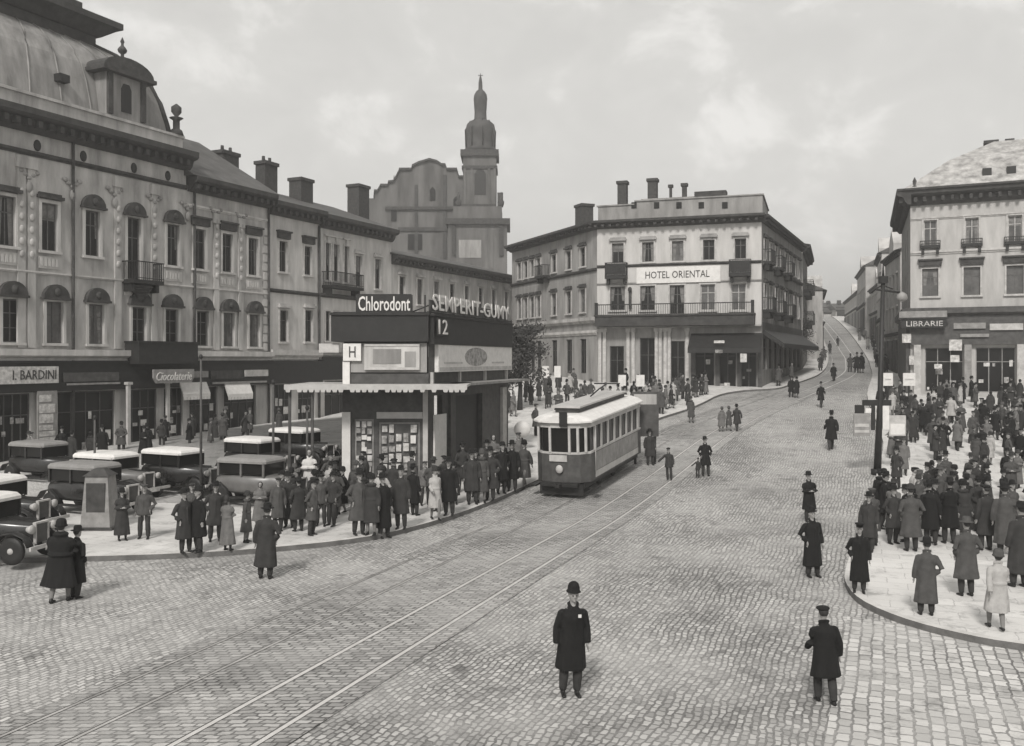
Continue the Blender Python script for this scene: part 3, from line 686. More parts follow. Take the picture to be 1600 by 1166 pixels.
MB().prismy([(X_(604), Zz(300)), (X_(612), Zz(300)), (X_(608), Zz(262))], 6, 6.8).build('pinnacle', M_CHURCH, nave)

# ---------------------------------------------------------------- the hotel in the middle
Lc, Rc, RRc, LLc = (7.17, 78.2), (19.9, 74.0), (29.5, 94.5), (0.0, 95.3)
hh_ = thing('hotel_building', 'pale three-storey hotel with a long balcony, in the middle between two streets', 'building', (Lc[0], Lc[1], 0))
fr = Frame(hh_, Lc, Rc); ZB = 2.0
z_e = fr.z(1060, 352)
w2 = [fr.rect(c-9, c+9, t, 411) for c, t in ((965.5,380.5),(1012.5,379),(1059,377),(1107.5,375),(1157,373.5))]
w1 = [fr.rect(c-11.5, c+11.5, t, b) for c, t, b in ((965,448,485),(1012,447,485),(1058,446,491),(1106,444.5,485),(1154,443,485))]
gd = [fr.rect(953, 975, 541, 610), fr.rect(1000, 1025, 528, 612), fr.rect(1048, 1070, 533, 612), fr.rect(1086, 1116, 533, 606), fr.rect(1124, 1150, 533, 606), fr.rect(1158, 1182, 533, 606)]
zb_ = fr.z(1060, 491.5); z2b = w2[0][2]; w2 = [(a, b, z2b, w2[0][3]) for a, b, c, d in w2]; zt = w1[0][3]; w1 = [(a, b, c, zt) for a, b, c, d in w1]
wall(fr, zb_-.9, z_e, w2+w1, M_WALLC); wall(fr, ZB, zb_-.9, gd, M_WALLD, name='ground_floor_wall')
for i, h in enumerate(w2): window(fr, h, M_FRAME, (1,1), i in (2,)); surround(fr, h, M_TRIML, .14, hood='flat', hm=M_WALLD)
for i, h in enumerate(w1): window(fr, h, M_FRAMEL if i > 2 else M_FRAME, (1,1), i > 2); surround(fr, h, M_TRIML, .12)
for i, h in enumerate(gd): window(fr, h, M_SHOP, (1,1), False, 'shop_window' if i > 2 else 'door'); i > 2 and display(fr, h, 6)
cornice(fr, z_e-.05, fr.z(1060, 341), .9, M_CORN, -.3, fr.len+.3); band(fr, fr.z(1060, 415), fr.z(1060, 411), .16, M_TRIM)
band(fr, fr.z(1060, 444)+.05, fr.z(1060, 442)+.12, .1, M_WALLD)
a, b = .1, fr.s(1180); zb = fr.z(1060, 491.5)
bal = fr.put('balcony', MB().box(a, b, -1.3, .02, zb-.95, zb-.15).box(a-.05, b+.05, -1.4, .02, zb-.15, zb), M_CORN)
mb = MB(); n = 70
for k in range(n+1): x = a+(b-a-.04)*k/n; mb.box(x, x+.03, -1.33, -1.3, zb, zb+.78)
mb.box(a, b, -1.36, -1.28, zb+.78, zb+.86); mb.box(a, a+.25, -1.36, -1.1, zb, zb+1.0); mb.box(b-.25, b, -1.36, -1.1, zb, zb+1.0)
fr.put('railing', mb, M_IRON, bal)
for x0, x1, yb in ((948, 981, 432), (1140, 1174, 428)):
    a, b = fr.s(x0), fr.s(x1); railing(fr, a, b, .8, fr.z((x0+x1)/2, yb-1), 1.05, slab=.3, closed=True)
a, b, z0, z1 = fr.rect(995, 1126, 417, 442); o = fr.put('signboard', MB().box(a, b, -.14, -.02, z0, z1), M_WHITE)
a, b, z0, z1 = fr.rect(1009, 1109, 423.5, 434.5); text(fr, 'HOTEL ORIENTAL', a, b, z0, z1, M_INK, -.15, parent=o)
for x in (1026, 1032, 1040, 1046, 982, 990, 1074, 938, 945):
    s = fr.s(x); fr.put('pilaster', MB().box(s-.13, s+.13, -.2, .02, ZB+1.2, zb-1.2).box(s-.2, s+.2, -.26, .02, zb-1.4, zb-1.1), M_TRIML)
band(fr, zb-1.1, zb-.97, .5, M_WALLD, 0, fr.len)
a, b = fr.s(1080), fr.s(1191); z1 = fr.z(1130, 521)
mb = MB().box(a, b, -.12, -.02, 6.6, z1-.1)
for x in (a, fr.s(1118), fr.s(1152), b-.35): mb.box(x, x+.35, -.16, -.02, ZB, 6.6)
fr.put('shop_front', mb, M_SHOP)

mb = MB().prismx([(-.1, z1), (-2.2, z1-1.2), (-2.2, z1-1.6), (-.1, z1-.3)], a, b)
fr.put('awning', mb, M_DARK)
for x0, x1, y0, y1 in ((1120,1136,533,537),(1122,1134,547,552),(1160,1170,553,566)):
    a, b, z0, z1 = fr.rect(x0, x1, y0, y1); fr.put('signboard', MB().box(a, b, -2.2, -2.14, z0, z1), M_PAPER)
s = fr.s(985); o = fr.put('statue_bracket', MB().box(s-.1, s+.1, -.25, .02, w1[0][2]+.1, w1[0][2]+1.6).ball((s, -.25, w1[0][2]+1.7), .18, .18, .22, 8), M_TRIM)
# attic with little windows
zA = fr.z(1060, 341)
mb = MB(); a0, a1 = fr.s(933), fr.s(1191)
mb.box(a0, fr.s(990), .35, 1.1, zA, fr.z(960, 321)); mb.box(fr.s(990), a1, .35, 9, zA, fr.z(1090, 309)); mb.box(fr.s(994), fr.s(1131), 2.2, 8, fr.z(1090, 309), fr.z(1060, 297)-.2)
mb.box(a0-.1, fr.s(990), .25, 1.2, fr.z(960, 321), fr.z(960, 319)); mb.box(fr.s(990), a1+.1, .25, 9.1, fr.z(1090, 309), fr.z(1090, 307))
fr.put('attic', mb, M_WALLD)
for c in (989.5, 1025, 1060, 1095, 1132): s = fr.s(c); z = fr.z(c, 323); fr.put('attic_window', MB().box(s-.22, s+.22, .31, .4, z-.1, z+.42), M_GLASS)
a, b = fr.s(1080), fr.s(1131); fr.put('roof_ridge', MB().box(a, b, 2.0, 3.2, fr.z(1100, 305), fr.z(1100, 292)), M_CORN)
for x0, x1, yt in ((966, 980, 284), (1013, 1027, 280)): stack(fr, '', x0, x1, yt, 4.5, zA)
for x0, x1, yt in ((1046, 1050, 289), (1066, 1073, 287)): stack(fr, '', x0, x1, yt, 5.5, zA)
HZ = fr.z(1060, 341)
mb = MB().prismz([(0, 0), (fr.len, 0)] + [((Vector(p)-fr.A).dot(fr.d), (Vector(p)-fr.A).dot(Vector((-fr.d.y, fr.d.x)))) for p in (RRc, LLc)], HZ-.3, HZ-.02)
fr.put('roof', mb, M_ROOF)
# left face
fl = Frame(hh_, LLc, Lc); z_top = fr.z(933, 350)
ww = []; 
for px, hw in ((812, .42), (822, .42), (832, .42), (842, .42), (866, .48), (889, .48), (911, .48)):
    s = fl.s(px); ww.append((s-hw, s+hw))
W2 = [(a, b, z2b, w2[0][3]) for a, b in ww]; W1 = [(a, b, w1[0][2], zt) for a, b in ww]; W0 = [(a-.1, b+.1, 4.4, 7.4) for a, b in ww]
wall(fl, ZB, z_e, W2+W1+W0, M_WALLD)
for h in W2+W1: window(fl, h, M_FRAME, (1,1), False); surround(fl, h, M_TRIML, .1, hood='flat', hm=M_TRIM)
for h in W0: window(fl, h, M_SHOP, (1,1), False, 'shop_window')
cornice(fl, z_e-.05, fr.z(1060, 341), .9, M_CORN, 0, fl.len); band(fl, z2b-.6, z2b-.35, .2, M_TRIM); band(fl, zb-.6, zb-.1, .35, M_WALLA); band(fl, zb-1.6, zb-1.2, .2, M_WALLB)
stack(fl, '', 901, 924, 320, 3, HZ-.2); s = fl.s(853); railing(fl, s-.9, s+.9, .8, z2b-.2, 1.0)
# right face
f3 = Frame(hh_, Rc, RRc); ww = []; s = 1.5
while s < f3.len-1: ww.append((s-.5, s+.5)); s += 2.7
W2 = [(a, b, z2b, w2[0][3]) for a, b in ww]; W1 = [(a, b, w1[0][2], zt) for a, b in ww]; W0 = [(a-.4, b+.5, 4.8, 7.4) for a, b in ww]
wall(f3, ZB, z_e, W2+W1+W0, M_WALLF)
for h in W2+W1: window(f3, h, M_FRAME, (1,1), False); surround(f3, h, M_TRIML, .1, hood='flat', hm=M_TRIM)
for h in W0: window(f3, h, M_SHOP, (1,1), False, 'shop_window')
cornice(f3, z_e-.05, fr.z(1060, 341), .55, M_CORN, 0, f3.len); band(f3, z2b-.6, z2b-.35, .2, M_TRIM)
for s in (1.5, 6.9, 12.3): railing(f3, s-1, s+1, .7, z2b-.2, 1.0); railing(f3, s-1, s+1, .8, w1[0][2]-.1, 1.0)
f3.put('shop_front', MB().box(0, f3.len, -.07, -.005, 7.3, 8.6), M_SHOP)
mb = MB().prismx([(-.1, 8.0), (-1.7, 6.9), (-1.7, 6.5), (-.1, 7.6)], .3, f3.len-.3); f3.put('awning', mb, M_DARK)
# rear closing wall
f4 = Frame(hh_, RRc, LLc); wall(f4, ZB, z_e, [], M_WALLD, name='rear_wall')
# the taller dark house behind, along the same street
Q0, Q1 = (29.8, 95.2), (35.0, 110.0)
hz = thing('tall_dark_building', 'tall dark house with hanging balconies, uphill beside the hotel', 'building', (Q0[0], Q0[1], 0))
fq = Frame(hz, Q0, Q1); ww = []; s = 1.4
while s < fq.len-1: ww.append((s-.5, s+.5)); s += 2.6
hs_ = [(a, b, z, z+2.1) for a, b in ww for z in (6.5, 9.9, 13.2)]
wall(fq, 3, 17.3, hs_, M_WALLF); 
for h in hs_: window(fq, h, M_FRAME, (1,1), False)
cornice(fq, 16.6, 17.4, .8, M_CORN); lean_roof(fq, 17.402, .7, 10, 1.2, M_ROOF); backbox(fq, 3, 17.3, 10, M_WALLA)
for s in (3.9, 9.1): railing(fq, s-1.3, s+1.3, 1.0, 9.7, 1.0); railing(fq, s-1.3, s+1.3, 1.0, 13.0, 1.0)

# ---------------------------------------------------------------- right corner house
C0 = (30.05, 70.0); Dd = Vector((7.2, -3.4)).normalized(); D0 = Vector(C0)+Dd*26; E0 = (35.9, 85.5)
hr = thing('corner_building', 'light three-storey corner house with a frosted mansard roof, at the right edge', 'building', (C0[0], C0[1], 0))
fr = Frame(hr, C0, D0)
ztop = fr.z(1500, 310); w1 = []; w2 = []
for c in (1453.5, 1520.5, 1586): s = fr.s(c); w1.append(s)
st = (w1[2]-w1[0])/2; sc_ = [w1[0]+st*k for k in range(8)]
W1 = [(s-.55, s+.55, fr.z(1453, 463), fr.z(1453, 420)) for s in sc_ if s < 25]; W2 = [(s-.45, s+.45, fr.z(1458, 384), fr.z(1458, 344)) for s in sc_ if s < 25]
zsh = fr.z(1450, 487); SH = [(a, a+2.6, 3.2, 6.5) for a in (1.0, 4.4, 7.8, 11.2, 14.6, 18.0)]
wall(fr, 1, ztop, W1+W2+SH, M_WALLE); 
for i, h in enumerate(W1): window(fr, h, M_FRAME, (1,1), True); surround(fr, h, M_TRIML, .12, hood='box', hm=M_TRIM)
for i, h in enumerate(W2): window(fr, h, M_FRAMEL, (1,1), True); surround(fr, h, M_TRIML, .12); a, b = h[:2]; railing(fr, a-.25, b+.25, .3, h[2]+.02, .35, 'window_rail')
for h in SH: window(fr, h, M_GREY, (2,1), False, 'shop_window'); display(fr, h, 8)
cornice(fr, ztop-.35, ztop+.75, .9, M_CORN, -.55); band(fr, ztop-1.45, ztop-1.25, .12, M_TRIML); band(fr, fr.z(1450, 398), fr.z(1450, 392), .15, M_TRIML)
band(fr, zsh-.5, zsh+.25, .6, M_SHOP, -.2, name='ledge'); fr.put('shop_fascia', MB().box(0, fr.len, -.35, -.0, 6.7, zsh-.5), M_SHOP)
a, b, z0, z1 = fr.rect(1406, 1480, 487, 497); fr.put('signboard', MB().box(a, b, -.9, -.8, z0, z1), M_GREY)
a, b, z0, z1 = fr.rect(1408, 1478, 500, 513); o = fr.put('signboard', MB().box(a, b, -.9, -.8, z0, z1).box(a-.2, b+.2, -.95, -.75, z1+.02, z1+.15), M_DARK)
text(fr, 'LIBRARIE', a+.4, b-.2, z0+.12, z1-.12, M_PAPER, -.91, parent=o)
for x0, x1, y0, y1 in ((1483,1503,531,548),(1485,1499,555,566),(1421,1433,556,570),(1460,1472,569,576),(1410,1424,522,536)):
    a, b, z0, z1 = fr.rect(x0, x1, y0, y1); fr.put('poster', MB().box(a, b, -.45, -.37, z0, z1), M_PAPER)
for k in range(8): s = k*3.4+.5; fr.put('pilaster', MB().box(s-.24, s+.24, -.5, -.36, 2, 6.7), M_TRIML if k % 2 == 0 else M_GREY)
for x0, x1, y0, y1, mm in ((1490,1540,505,514,M_GREY),(1546,1598,506,516,M_TRIML),(1500,1545,522,527,M_GREY)):
    a, b, z0, z1 = fr.rect(x0, x1, y0, y1); fr.put('signboard', MB().box(a, b, -.5, -.4, z0, z1), mm)
lf = Frame(hr, E0, C0); lf.put('shop_front', MB().box(0, lf.len, -.3, -.02, 2, zsh-.5), M_SHOP)
hs_ = [(s-.5, s+.5, z, z+2) for s in (3, 7.5, 12) for z in (10.6, 14)]
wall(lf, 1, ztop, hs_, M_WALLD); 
for h in hs_: window(lf, h, M_FRAME, (1,1), False)
cornice(lf, ztop-.35, ztop+.75, 1.0, M_CORN, 0, lf.len+.9); band(lf, zsh-.5, zsh+.25, .6, M_SHOP)
# mansard roof
zr = ztop+.75; inn = Vector((-Dd.y, Dd.x)) if Vector((-Dd.y, Dd.x)).y > 0 else Vector((Dd.y, -Dd.x))
def rp(s, y, z): return (s, y, z)
eave = [(-.6, -.8), (26, -.8), (26, 15), (-.6+6.0, 15)]
mid = [(2.6, 2.0), (26, 2.0), (26, 13), (7.9, 13)]; top = [(5.8, 5.2), (26, 5.2), (26, 11), (9.2, 11)]
mb = MB().rings([[(x, y, zr) for x, y in eave], [(x, y, zr+2.5) for x, y in mid], [(x, y, zr+4.3) for x, y in top]], 0, True, False)
mro = fr.put('mansard_roof', mb, M_ROOFL)
P = 0
mb = MB().box(8.3, 26, 5.6, 6.6, zr+4.3, zr+4.9).box(8.8, 26, 5.5, 6.7, zr+5.1, zr+5.3); fr.put('ridge_walk', mb, M_CORN)
stack(fr, '', 1540, 1557, 221, 6, zr+3); stack(fr, '', 1573, 1582, 218, 6.2, zr+3.5); stack(fr, '', 1586, 1592, 224, 6.2, zr+3.5)
for px, py in ((1534, 273), (1572, 271)):
    s = fr.s(px)+.4; fr.put('roof_vent', MB().box(s-.35, s+.25, .1, 1.2, zr+.8, zr+1.35), M_DARK)
fr.put('finial', MB().lathe([(.2,0),(.25,.2),(.08,.3),(.15,.6),(.02,.9)], (.3, -.3, zr+.1), 8), M_TRIM)
fr.put('roof_edge', MB().box(-.9, 26, -1.05, -.95, zr-.05, zr+.1), M_TRIM)
# ---------------------------------------------------------------- houses up the street
def house(P0, P1, zb, ze, rise, label, m, name='town_house', depth=9, grp='houses along the far street', zs=None):
    t = thing(name, label, 'house', (P0[0], P0[1], 0), 0, grp); f = Frame(t, P0, P1); hs = []
    s = 1.3
    zs = zs or [z for z in (zb+1.0, zb+4.2, zb+7.4, zb+10.4) if z+2.2 < ze]
    while s < f.len-.9: hs += [(s-.5, s+.5, z, z+1.9) for z in zs]; s += 2.5
    wall(f, zb-3, ze, hs, m)
    for h in hs: window(f, h, M_FRAME, (1, 1), False); f.put('window_hood', MB().box(h[0]-.15, h[1]+.15, -.15, .0, h[3]+.08, h[3]+.26), M_TRIML)
    band(f, zb+3.4, zb+3.7, .3, M_TRIM)
    for k_ in range(int(f.len/3.2)): f.put('shop_front', MB().box(k_*3.2+.3, k_*3.2+2.9, -.14, -.02, zb-2, zb+3.0), random.choice((M_SHOP, M_GREY, M_DARK)))
    backbox(f, zb-3, ze, depth, m); cornice(f, ze-.5, ze, .5, M_TRIM, 0, None, False); lean_roof(f, ze+.002, .45, depth, rise, M_ROOF)
    rr = random.Random(int(P0[0]*7)); k = 0
    for s in [f.len*(i+.5)/max(1, int(f.len/6)) for i in range(max(1, int(f.len/6)))]:
        s += rr.uniform(-1, 1); f.put('chimney', MB().box(s-.45, s+.45, depth*.35, depth*.35+.9, ze, ze+rise+rr.uniform(.3, 1.6)).box(s-.55, s+.55, depth*.35-.1, depth*.35+1, ze+rise*.9, ze+rise+.05), M_BRICK)
    if f.len > 8: s = f.len*.5; f.put('roof_gable', MB().prismy([(s-1.6, ze), (s+1.6, ze), (s+1.6, ze+1.1), (s, ze+2.6), (s-1.6, ze+1.1)], -.1, depth*.4), m)
    return f
house((39.2, 97.5), (36.4, 87.0), 4.5, 15.9, 1.6, 'soot-grey gabled house just uphill from the right corner house', M_FAR)
house((45.2, 112), (41.2, 98.5), 5.5, 14.2, 3.2, 'second grey house uphill behind the right corner house', M_WALLB)
house((49.2, 125), (45.0, 113), 7, 18.6, 2.4, 'third house uphill on the right, taller than its neighbours', M_WALLC)
house((56.4, 146), (51.0, 127.5), 9, 16.4, 3.5, 'fourth house uphill on the right, near the crest', M_WALLB)
house((62.5, 168), (56.2, 147.5), 11, 20.5, 2.6, 'pale tall block near the crest on the right side', M_FAR)
house((76, 212), (64, 170), 12, 18.6, 3.0, 'long low block at the crest on the right side', M_WALLB)
def rowf(x0, x1, Y, yt, label, m, rise=2.0):
    X0, X1 = pix(x0, Y), pix(x1, Y); house((X0, Y), (X1, Y), zof(500, Y), zof(yt, Y), rise, label, m)
rowf(1272, 1286, 262, 484, 'tiny pale house closing the street at the crest, leftmost', M_WALLB)
rowf(1287, 1304, 268, 488, 'tiny white gabled house in the middle of the street crest', M_WALLC, 3)
rowf(1306, 1330, 264, 484, 'tiny grey house at the crest, right of the white one', M_FAR)
f = house((37.5, 112), (43.5, 131), 6.5, 14.0, 2.0, 'low house on the left side of the far street past the dark house', M_WALLA)
house((44.5, 134), (58, 176), 9, 15.5, 2.0, 'low terrace on the left side of the far street near the crest', M_FAR)
# ---------------------------------------------------------------- advertising pavilion
KA, KB, KC = (-6.94, 38.0), (-3.42, 38.0), (-.2, 48.1)
kz = g(-4, 40)
ki = thing('advertising_pavilion', 'two-storey advertising pavilion with canopy, posters and big rooftop lettering, beside the tram', 'kiosk', (KA[0], KA[1], 0))
fr = Frame(ki, KA, KB); f2 = Frame(ki, KB, KC)
z = lambda py: zof(py, 38.0)
sw = fr.rect(592, 656, 660, 742); sw2 = fr.rect(554, 584, 655, 745)
wall(fr, 0, z(584), [sw, sw2], M_SHOP); 
window(fr, sw, M_GREY, (0, 0), True, 'shop_window', .05); window(fr, sw2, M_GREY, (0, 0), True, 'shop_window', .05)
def collage(fr, h, n, y, name='posters', parent=None):
    a, b, c, d = h; mb = MB(); k = 0
    cw = (b-a)/n; rows = max(2, int((d-c)/(cw*1.1)))
    for i in range(n):
        for j in range(rows):
            x = a+cw*i+random.uniform(.02, .1)*cw; zz = c+(d-c)*j/rows+random.uniform(.0, .12)
            if random.random() < .16: continue
            mb.box(x, x+cw*random.uniform(.6, .92), y-.004-.002*((i+j) % 3), y, zz, zz+(d-c)/rows*random.uniform(.55, .95), random.choice((0, 0, 1, 2)))
    return fr.put(name, mb, [M_PAPER, M_PAPER2, M_WHITE], parent)
collage(fr, (sw[0]+.1, sw[1]-.1, sw[2]+.1, sw[3]-.1), 5, -.012); collage(fr, (sw2[0]+.05, sw2[1]-.05, sw2[2]+.1, sw2[3]-.1), 3, -.012)
fr.put('window_head', MB().box(sw[0]-.08, sw[1]+.12, -.1, .0, z(654), z(644)), M_CREAM)
fr.put('corner_pillar', MB().box(.0, .34, -.14, .14, .3, z(644)), M_WHITE); fr.put('corner_pillar', MB().box(fr.len-.22, fr.len-.02, -.12, .14, .3, z(610)), M_CREAM)
fr.put('canopy', MB().box(fr.s(460), fr.s(733), -1.7, 3.0, z(603.5), z(600)).box(fr.s(460), fr.s(733), -1.74, -1.7, z(607), z(599)), M_CREAM)
mb = MB(); x = fr.s(462)
while x < fr.s(728): mb.prismy([(x, z(607)), (x+.2, z(607)), (x+.17, z(607)-.1), (x+.03, z(607)-.1)][::-1], -1.745, -1.70); x += random.choice((.22, .24, .45))
fr.put('canopy_valance', mb, M_CREAM)
mb = MB()
for px in (466, 500): s = fr.s(px); mb.box(s-.05, s+.05, -1.5, -1.4, -.0, z(604))
fr.put('canopy_post', mb, M_SHOP)
mb = MB().box(fr.s(548), fr.s(667), -.015, .6, z(582), z(536)); fr.put('billboard', mb, M_WALLD)
a, b, z0, z1 = fr.rect(570, 656, 538, 578); o = fr.put('billboard', MB().box(a, b, -.14, -.02, z0, z1), M_WALLB)
fr.put('billboard_picture', MB().box(a+.35, b-.75, -.16, -.14, z0+.25, z1-.2).box(b-.6, b-.15, -.16, -.14, z0+.1, z1-.3), M_WALLD, o)
fr.put('frame', MB().box(a, b, -.17, -.14, z0, z0+.1).box(a, b, -.17, -.14, z1-.08, z1), M_TRIML, o)
a, b, z0, z1 = fr.rect(537, 565, 537, 564); o = fr.put('signboard', MB().box(a, b, -.16, -.02, z0, z1), M_WHITE); text(fr, 'H', a+.25, b-.22, z0+.15, z1-.12, M_TRIM, -.17, parent=o)
a, b, z0, z1 = fr.rect(499, 530, 537, 551); fr.put('signboard', MB().box(a, b, -.1, -.02, z0, z1), M_TRIML)
fr.put('white_post', MB().box(fr.s(536), fr.s(547), -.1, .1, z(600), z(565)), M_WHITE)
fr.put('loft_frame', MB().box(0, fr.len, .1, 2.5, z(598), z(582)), M_SHOP)
a = fr.s(519); fr.put('dark_storey', MB().box(a, fr.len+.02, -.25, 2.5, z(534), z(491)).box(a-.05, fr.len+.05, -.32, 2.5, z(493), z(489)), M_DARK)
mb = MB()
for px in (562, 600, 640, 664): s = fr.s(px); mb.box(s-.03, s+.03, .03, .09, z(490), z(461))
mb.box(fr.s(520), fr.len, .03, .07, z(489), z(487.5)); mb.box(fr.s(556), fr.s(643), .03, .06, z(461), z(459.5)); fr.put('sign_frame', mb, M_IRON)
a, b, z0, z1 = fr.rect(560, 641, 463, 486); fr.put('signboard', MB().box(a-.1, b+.1, -.03, .02, z0-.08, z1+.05), M_DARK)
text(fr, 'Chlorodont', a, b, z0, z1, M_LETTER, -.04, bold=.012)
# right face
zz = lambda px, py: f2.z(px, py)
dr = (3.1, 6.6, .2, 4.0)
wall(f2, 0, z(536), [dr, (.6, 1.5, 2.6, 4.1)], M_SHOP); f2.put('doorway', MB().box(3.1, 6.6, .2, .3, .2, 4.0), M_DARK)
f2.put('poster_panel', MB().box(.45, 1.75, -.1, -.02, .9, 3.3), M_WHITE)
f2.put('corner_pillar', MB().box(9.3, 9.9, -.15, .1, .3, 4.2), M_TRIML); f2.put('corner_pillar', MB().box(2.2, 2.45, -.12, .0, .3, 4.3), M_SHOP)
h0, h1 = z(582), z(540)
o = f2.put('billboard', MB().box(.6, f2.len, -.2, -.02, h0, h1+.05), M_WHITE)
f2.put('billboard_picture', MB().prismy([(5.2+1.5*math.cos(k*math.pi/10), (h0+h1)/2+.1+.42*math.sin(k*math.pi/10)) for k in range(20)], -.215, -.2), M_PAPER2, o)
f2.put('caption_band', MB().box(.7, f2.len-.1, -.21, -.2, h0+.04, h0+.2), M_TRIML, o)
f2.put('caption_band', MB().box(1.2, 3.4, -.21, -.2, h0+.34, h0+.42).box(7.4, 9.3, -.21, -.2, h0+.34, h0+.42), M_TRIML, o)
mb = MB()
for s in (.25, 3.4, 6.8, 10.1): mb.box(s-.06, s+.06, -.12, .0, z(601), h0)
f2.put('billboard_post', mb, M_CREAM)
f2.put('side_canopy', MB().box(.35, f2.len+.3, -1.1, -.02, z(604), z(600)), M_GREY)
f2.put('loft_frame', MB().box(0, f2.len, .1, 1.5, z(600), h0), M_SHOP)
f2.put('dark_storey', MB().box(0, f2.len, -.25, 2.0, z(538), z(494)).box(-.1, f2.len, -.32, 2.0, z(494), z(491)), M_DARK)
mb = MB(); zt0, zt1 = z(491), z(466)
mb.box(0, f2.len, .0, .06, zt0+.05, zt0+.12); 
for k in range(8): s = .3+k*1.35; mb.box(s-.03, s+.03, .02, .08, zt0, zt0+.5); mb.tube([(s, .05, zt0+.4), (s, 1.2, zt0)], .03, 5)
f2.put('sign_frame', mb, M_IRON); f2.put('sign_backing', MB().box(.1, f2.len-.05, .0, .04, z(486), z(468)), M_SHOP)
text(f2, 'SEMPERIT-GUMY', .25, f2.len-.1, z(484), z(458), M_LETTER, -.09, bold=.008)
o = f2.put('number_board', MB().box(.05, 1.25, -.4, -.34, z(524), z(497)), M_DARK); text(f2, '12', .12, 1.1, z(522), z(499), M_LETTER, -.41, parent=o)
wall(Frame(ki, (-6.94, 47), (-6.94, 38)), 0, z(536), [], M_SHOP, name='side_wall')
# roof slab of the pavilion
MB().prismz([(-6.94+6.94, .3), (3.3, .3), (6.5, 9.9), (0, 9.9)], z(536), z(534)).build('roof', M_ROOF, ki)

# ---------------------------------------------------------------- tram
def make_tram():
    t = thing('tram', 'short electric tram with pale roof and dark front stopped beside the pavilion', 'tram', (0, 0, 0))
    W, Ln = 1.12, 8.4
    mb = MB()
    nose = [(-W, 1.0), (-W, .5), (-.8, .12), (-.35, 0), (.35, 0), (.8, .12), (W, .5), (W, 1.0)]
    tail = [(W, Ln-1.0), (W, Ln-.5), (.8, Ln-.12), (.35, Ln), (-.35, Ln), (-.8, Ln-.12), (-W, Ln-.5), (-W, Ln-1.0)]
    plan = nose+tail
    ins = lambda d: [(x*(1-d/W), y if 1 < y < Ln-1 else (y+d if y <= 1 else y-d)) for x, y in plan]
    mb.prismz(plan, .55, 1.55); body = mb.build('body', M_SHOP, t)
    MB().prismz([(x*1.012, 1.02 if y <= 1 else Ln-1.02) if abs(y-1) < .01 or abs(y-Ln+1) < .01 else (x, y) for x, y in [(-W,1),(W,1),(W,Ln-1),(-W,Ln-1)]], .62, .84).build('skirt_stripe', M_CREAM, body)
    mb = MB().box(-W-.012, W+.012, 1.06, Ln-1.06, .86, 1.5); mb.build('side_panel', M_GREY, body)
    g_ = MB().prismz(ins(.06), 1.55, 2.5); g_.build('pane', M_GLASS, t)
    for x, y in [(-W,.98),(-.98,.28),(-.4,.0),(.4,.0),(.72,.08),(.98,.28),(W,.98)]: MB().box(x-.045, x+.045, y-.02, y+.07, 1.6, 2.44).build('window_post', M_CREAM, t)
    for x, y in [(-W,.98),(-.98,.28),(-.4,.0),(.4,.0),(.98,.28),(W,.98)]: MB().box(x-.045, x+.045, Ln-y-.07, Ln-y+.02, 1.6, 2.44).build('window_post', M_CREAM, t)
    n = 7
    for k in range(1, n):
        y = 1.0+(Ln-2)*k/n
        for s in (-1, 1): MB().box(s*(W-.05), s*(W+.01), y-.07, y+.07, 1.6, 2.44).build('window_post', M_CREAM, t)
    MB().prismz([(x*1.004, y) for x, y in plan], 1.53, 1.6).build('waist_rail', M_CREAM, t)
    MB().prismz([(x*1.006, y) for x, y in plan], 2.44, 2.62).build('letterboard', M_TRIML, t)
    rf = MB(); pl = [(x*1.09, y if 1 < y < Ln-1 else (y-.12 if y < 1.01 else y+.12)) for x, y in plan]
    rf.rings([[(x, y, 2.62) for x, y in pl], [(x, y, 2.68) for x, y in pl], [(x*.8, y, 2.82) for x, y in pl], [(x*.5, y, 2.88) for x, y in pl]], 0, True, False)
    roof = rf.build('roof', M_WHITE, t)
    MB().box(-.48, .48, .9, Ln-.9, 2.86, 3.06).build('clerestory', M_SHOP, roof); 
    MB().box(-.6, .6, .75, Ln-.75, 3.06, 3.12).build('clerestory_roof', M_CREAM, roof)
    MB().tube([(0, 4, 3.2), (0, 5.2, 3.38), (0, 6.4, 3.5)], .03, 6).tube([(-.6, 6.4, 3.5), (.6, 6.4, 3.5)], .03, 6).build('current_collector', M_IRON, roof)
    MB().box(.06, .38, -.16, -.1, 2.5, 3.02).build('route_disc', M_DARK, t)
    MB().box(-.42, .3, -.05, .0, 1.28, 1.5).build('front_sign', M_TRIML, t)
    MB().lathe([(.01,0),(.13,.0),(.15,.08),(.12,.12)], (0,0,0), 14).build('headlight', M_CREAM, t, (0, -.02, 1.02)).rotation_euler = (R(90), 0, 0)
    MB().box(-.75, .75, -.16, .1, .42, .56).box(-.1, .1, -.4, -.1, .42, .52).build('bumper', M_DARK, t)
    MB().box(-.9, .9, .1, .16, .1, .5).box(-.9, .9, .3, Ln-.3, .32, .55).build('underframe', M_DARK, t)
    for y in (3.2, Ln-3.2):
        for s in (-1, 1):
            wh = MB().lathe([(.05,-.05),(.38,-.05),(.42,.03),(.36,.06),(.05,.06)], (0,0,0), 18).build('wheel', M_IRON, t, (s*.55, y, .40)); wh.rotation_euler = (0, R(90), 0)
    MB().box(-.72, -.62, 2.7, Ln-2.7, .3, .5).box(.62, .72, 2.7, Ln-2.7, .3, .5).build('truck_frame', M_IRON, t)
    for s in (-1, 1):
        MB().box(s*W, s*(W+.25), .25, .95, .32, .38).build('step', M_IRON, t)
        MB().tube([(s*(W+.03), .95, .8), (s*(W+.05), .95, 2.3)], .02, 6).build('grab_rail', M_CREAM, t)
    return t
tram = make_tram(); y0 = 36.3; y1 = y0+7.8
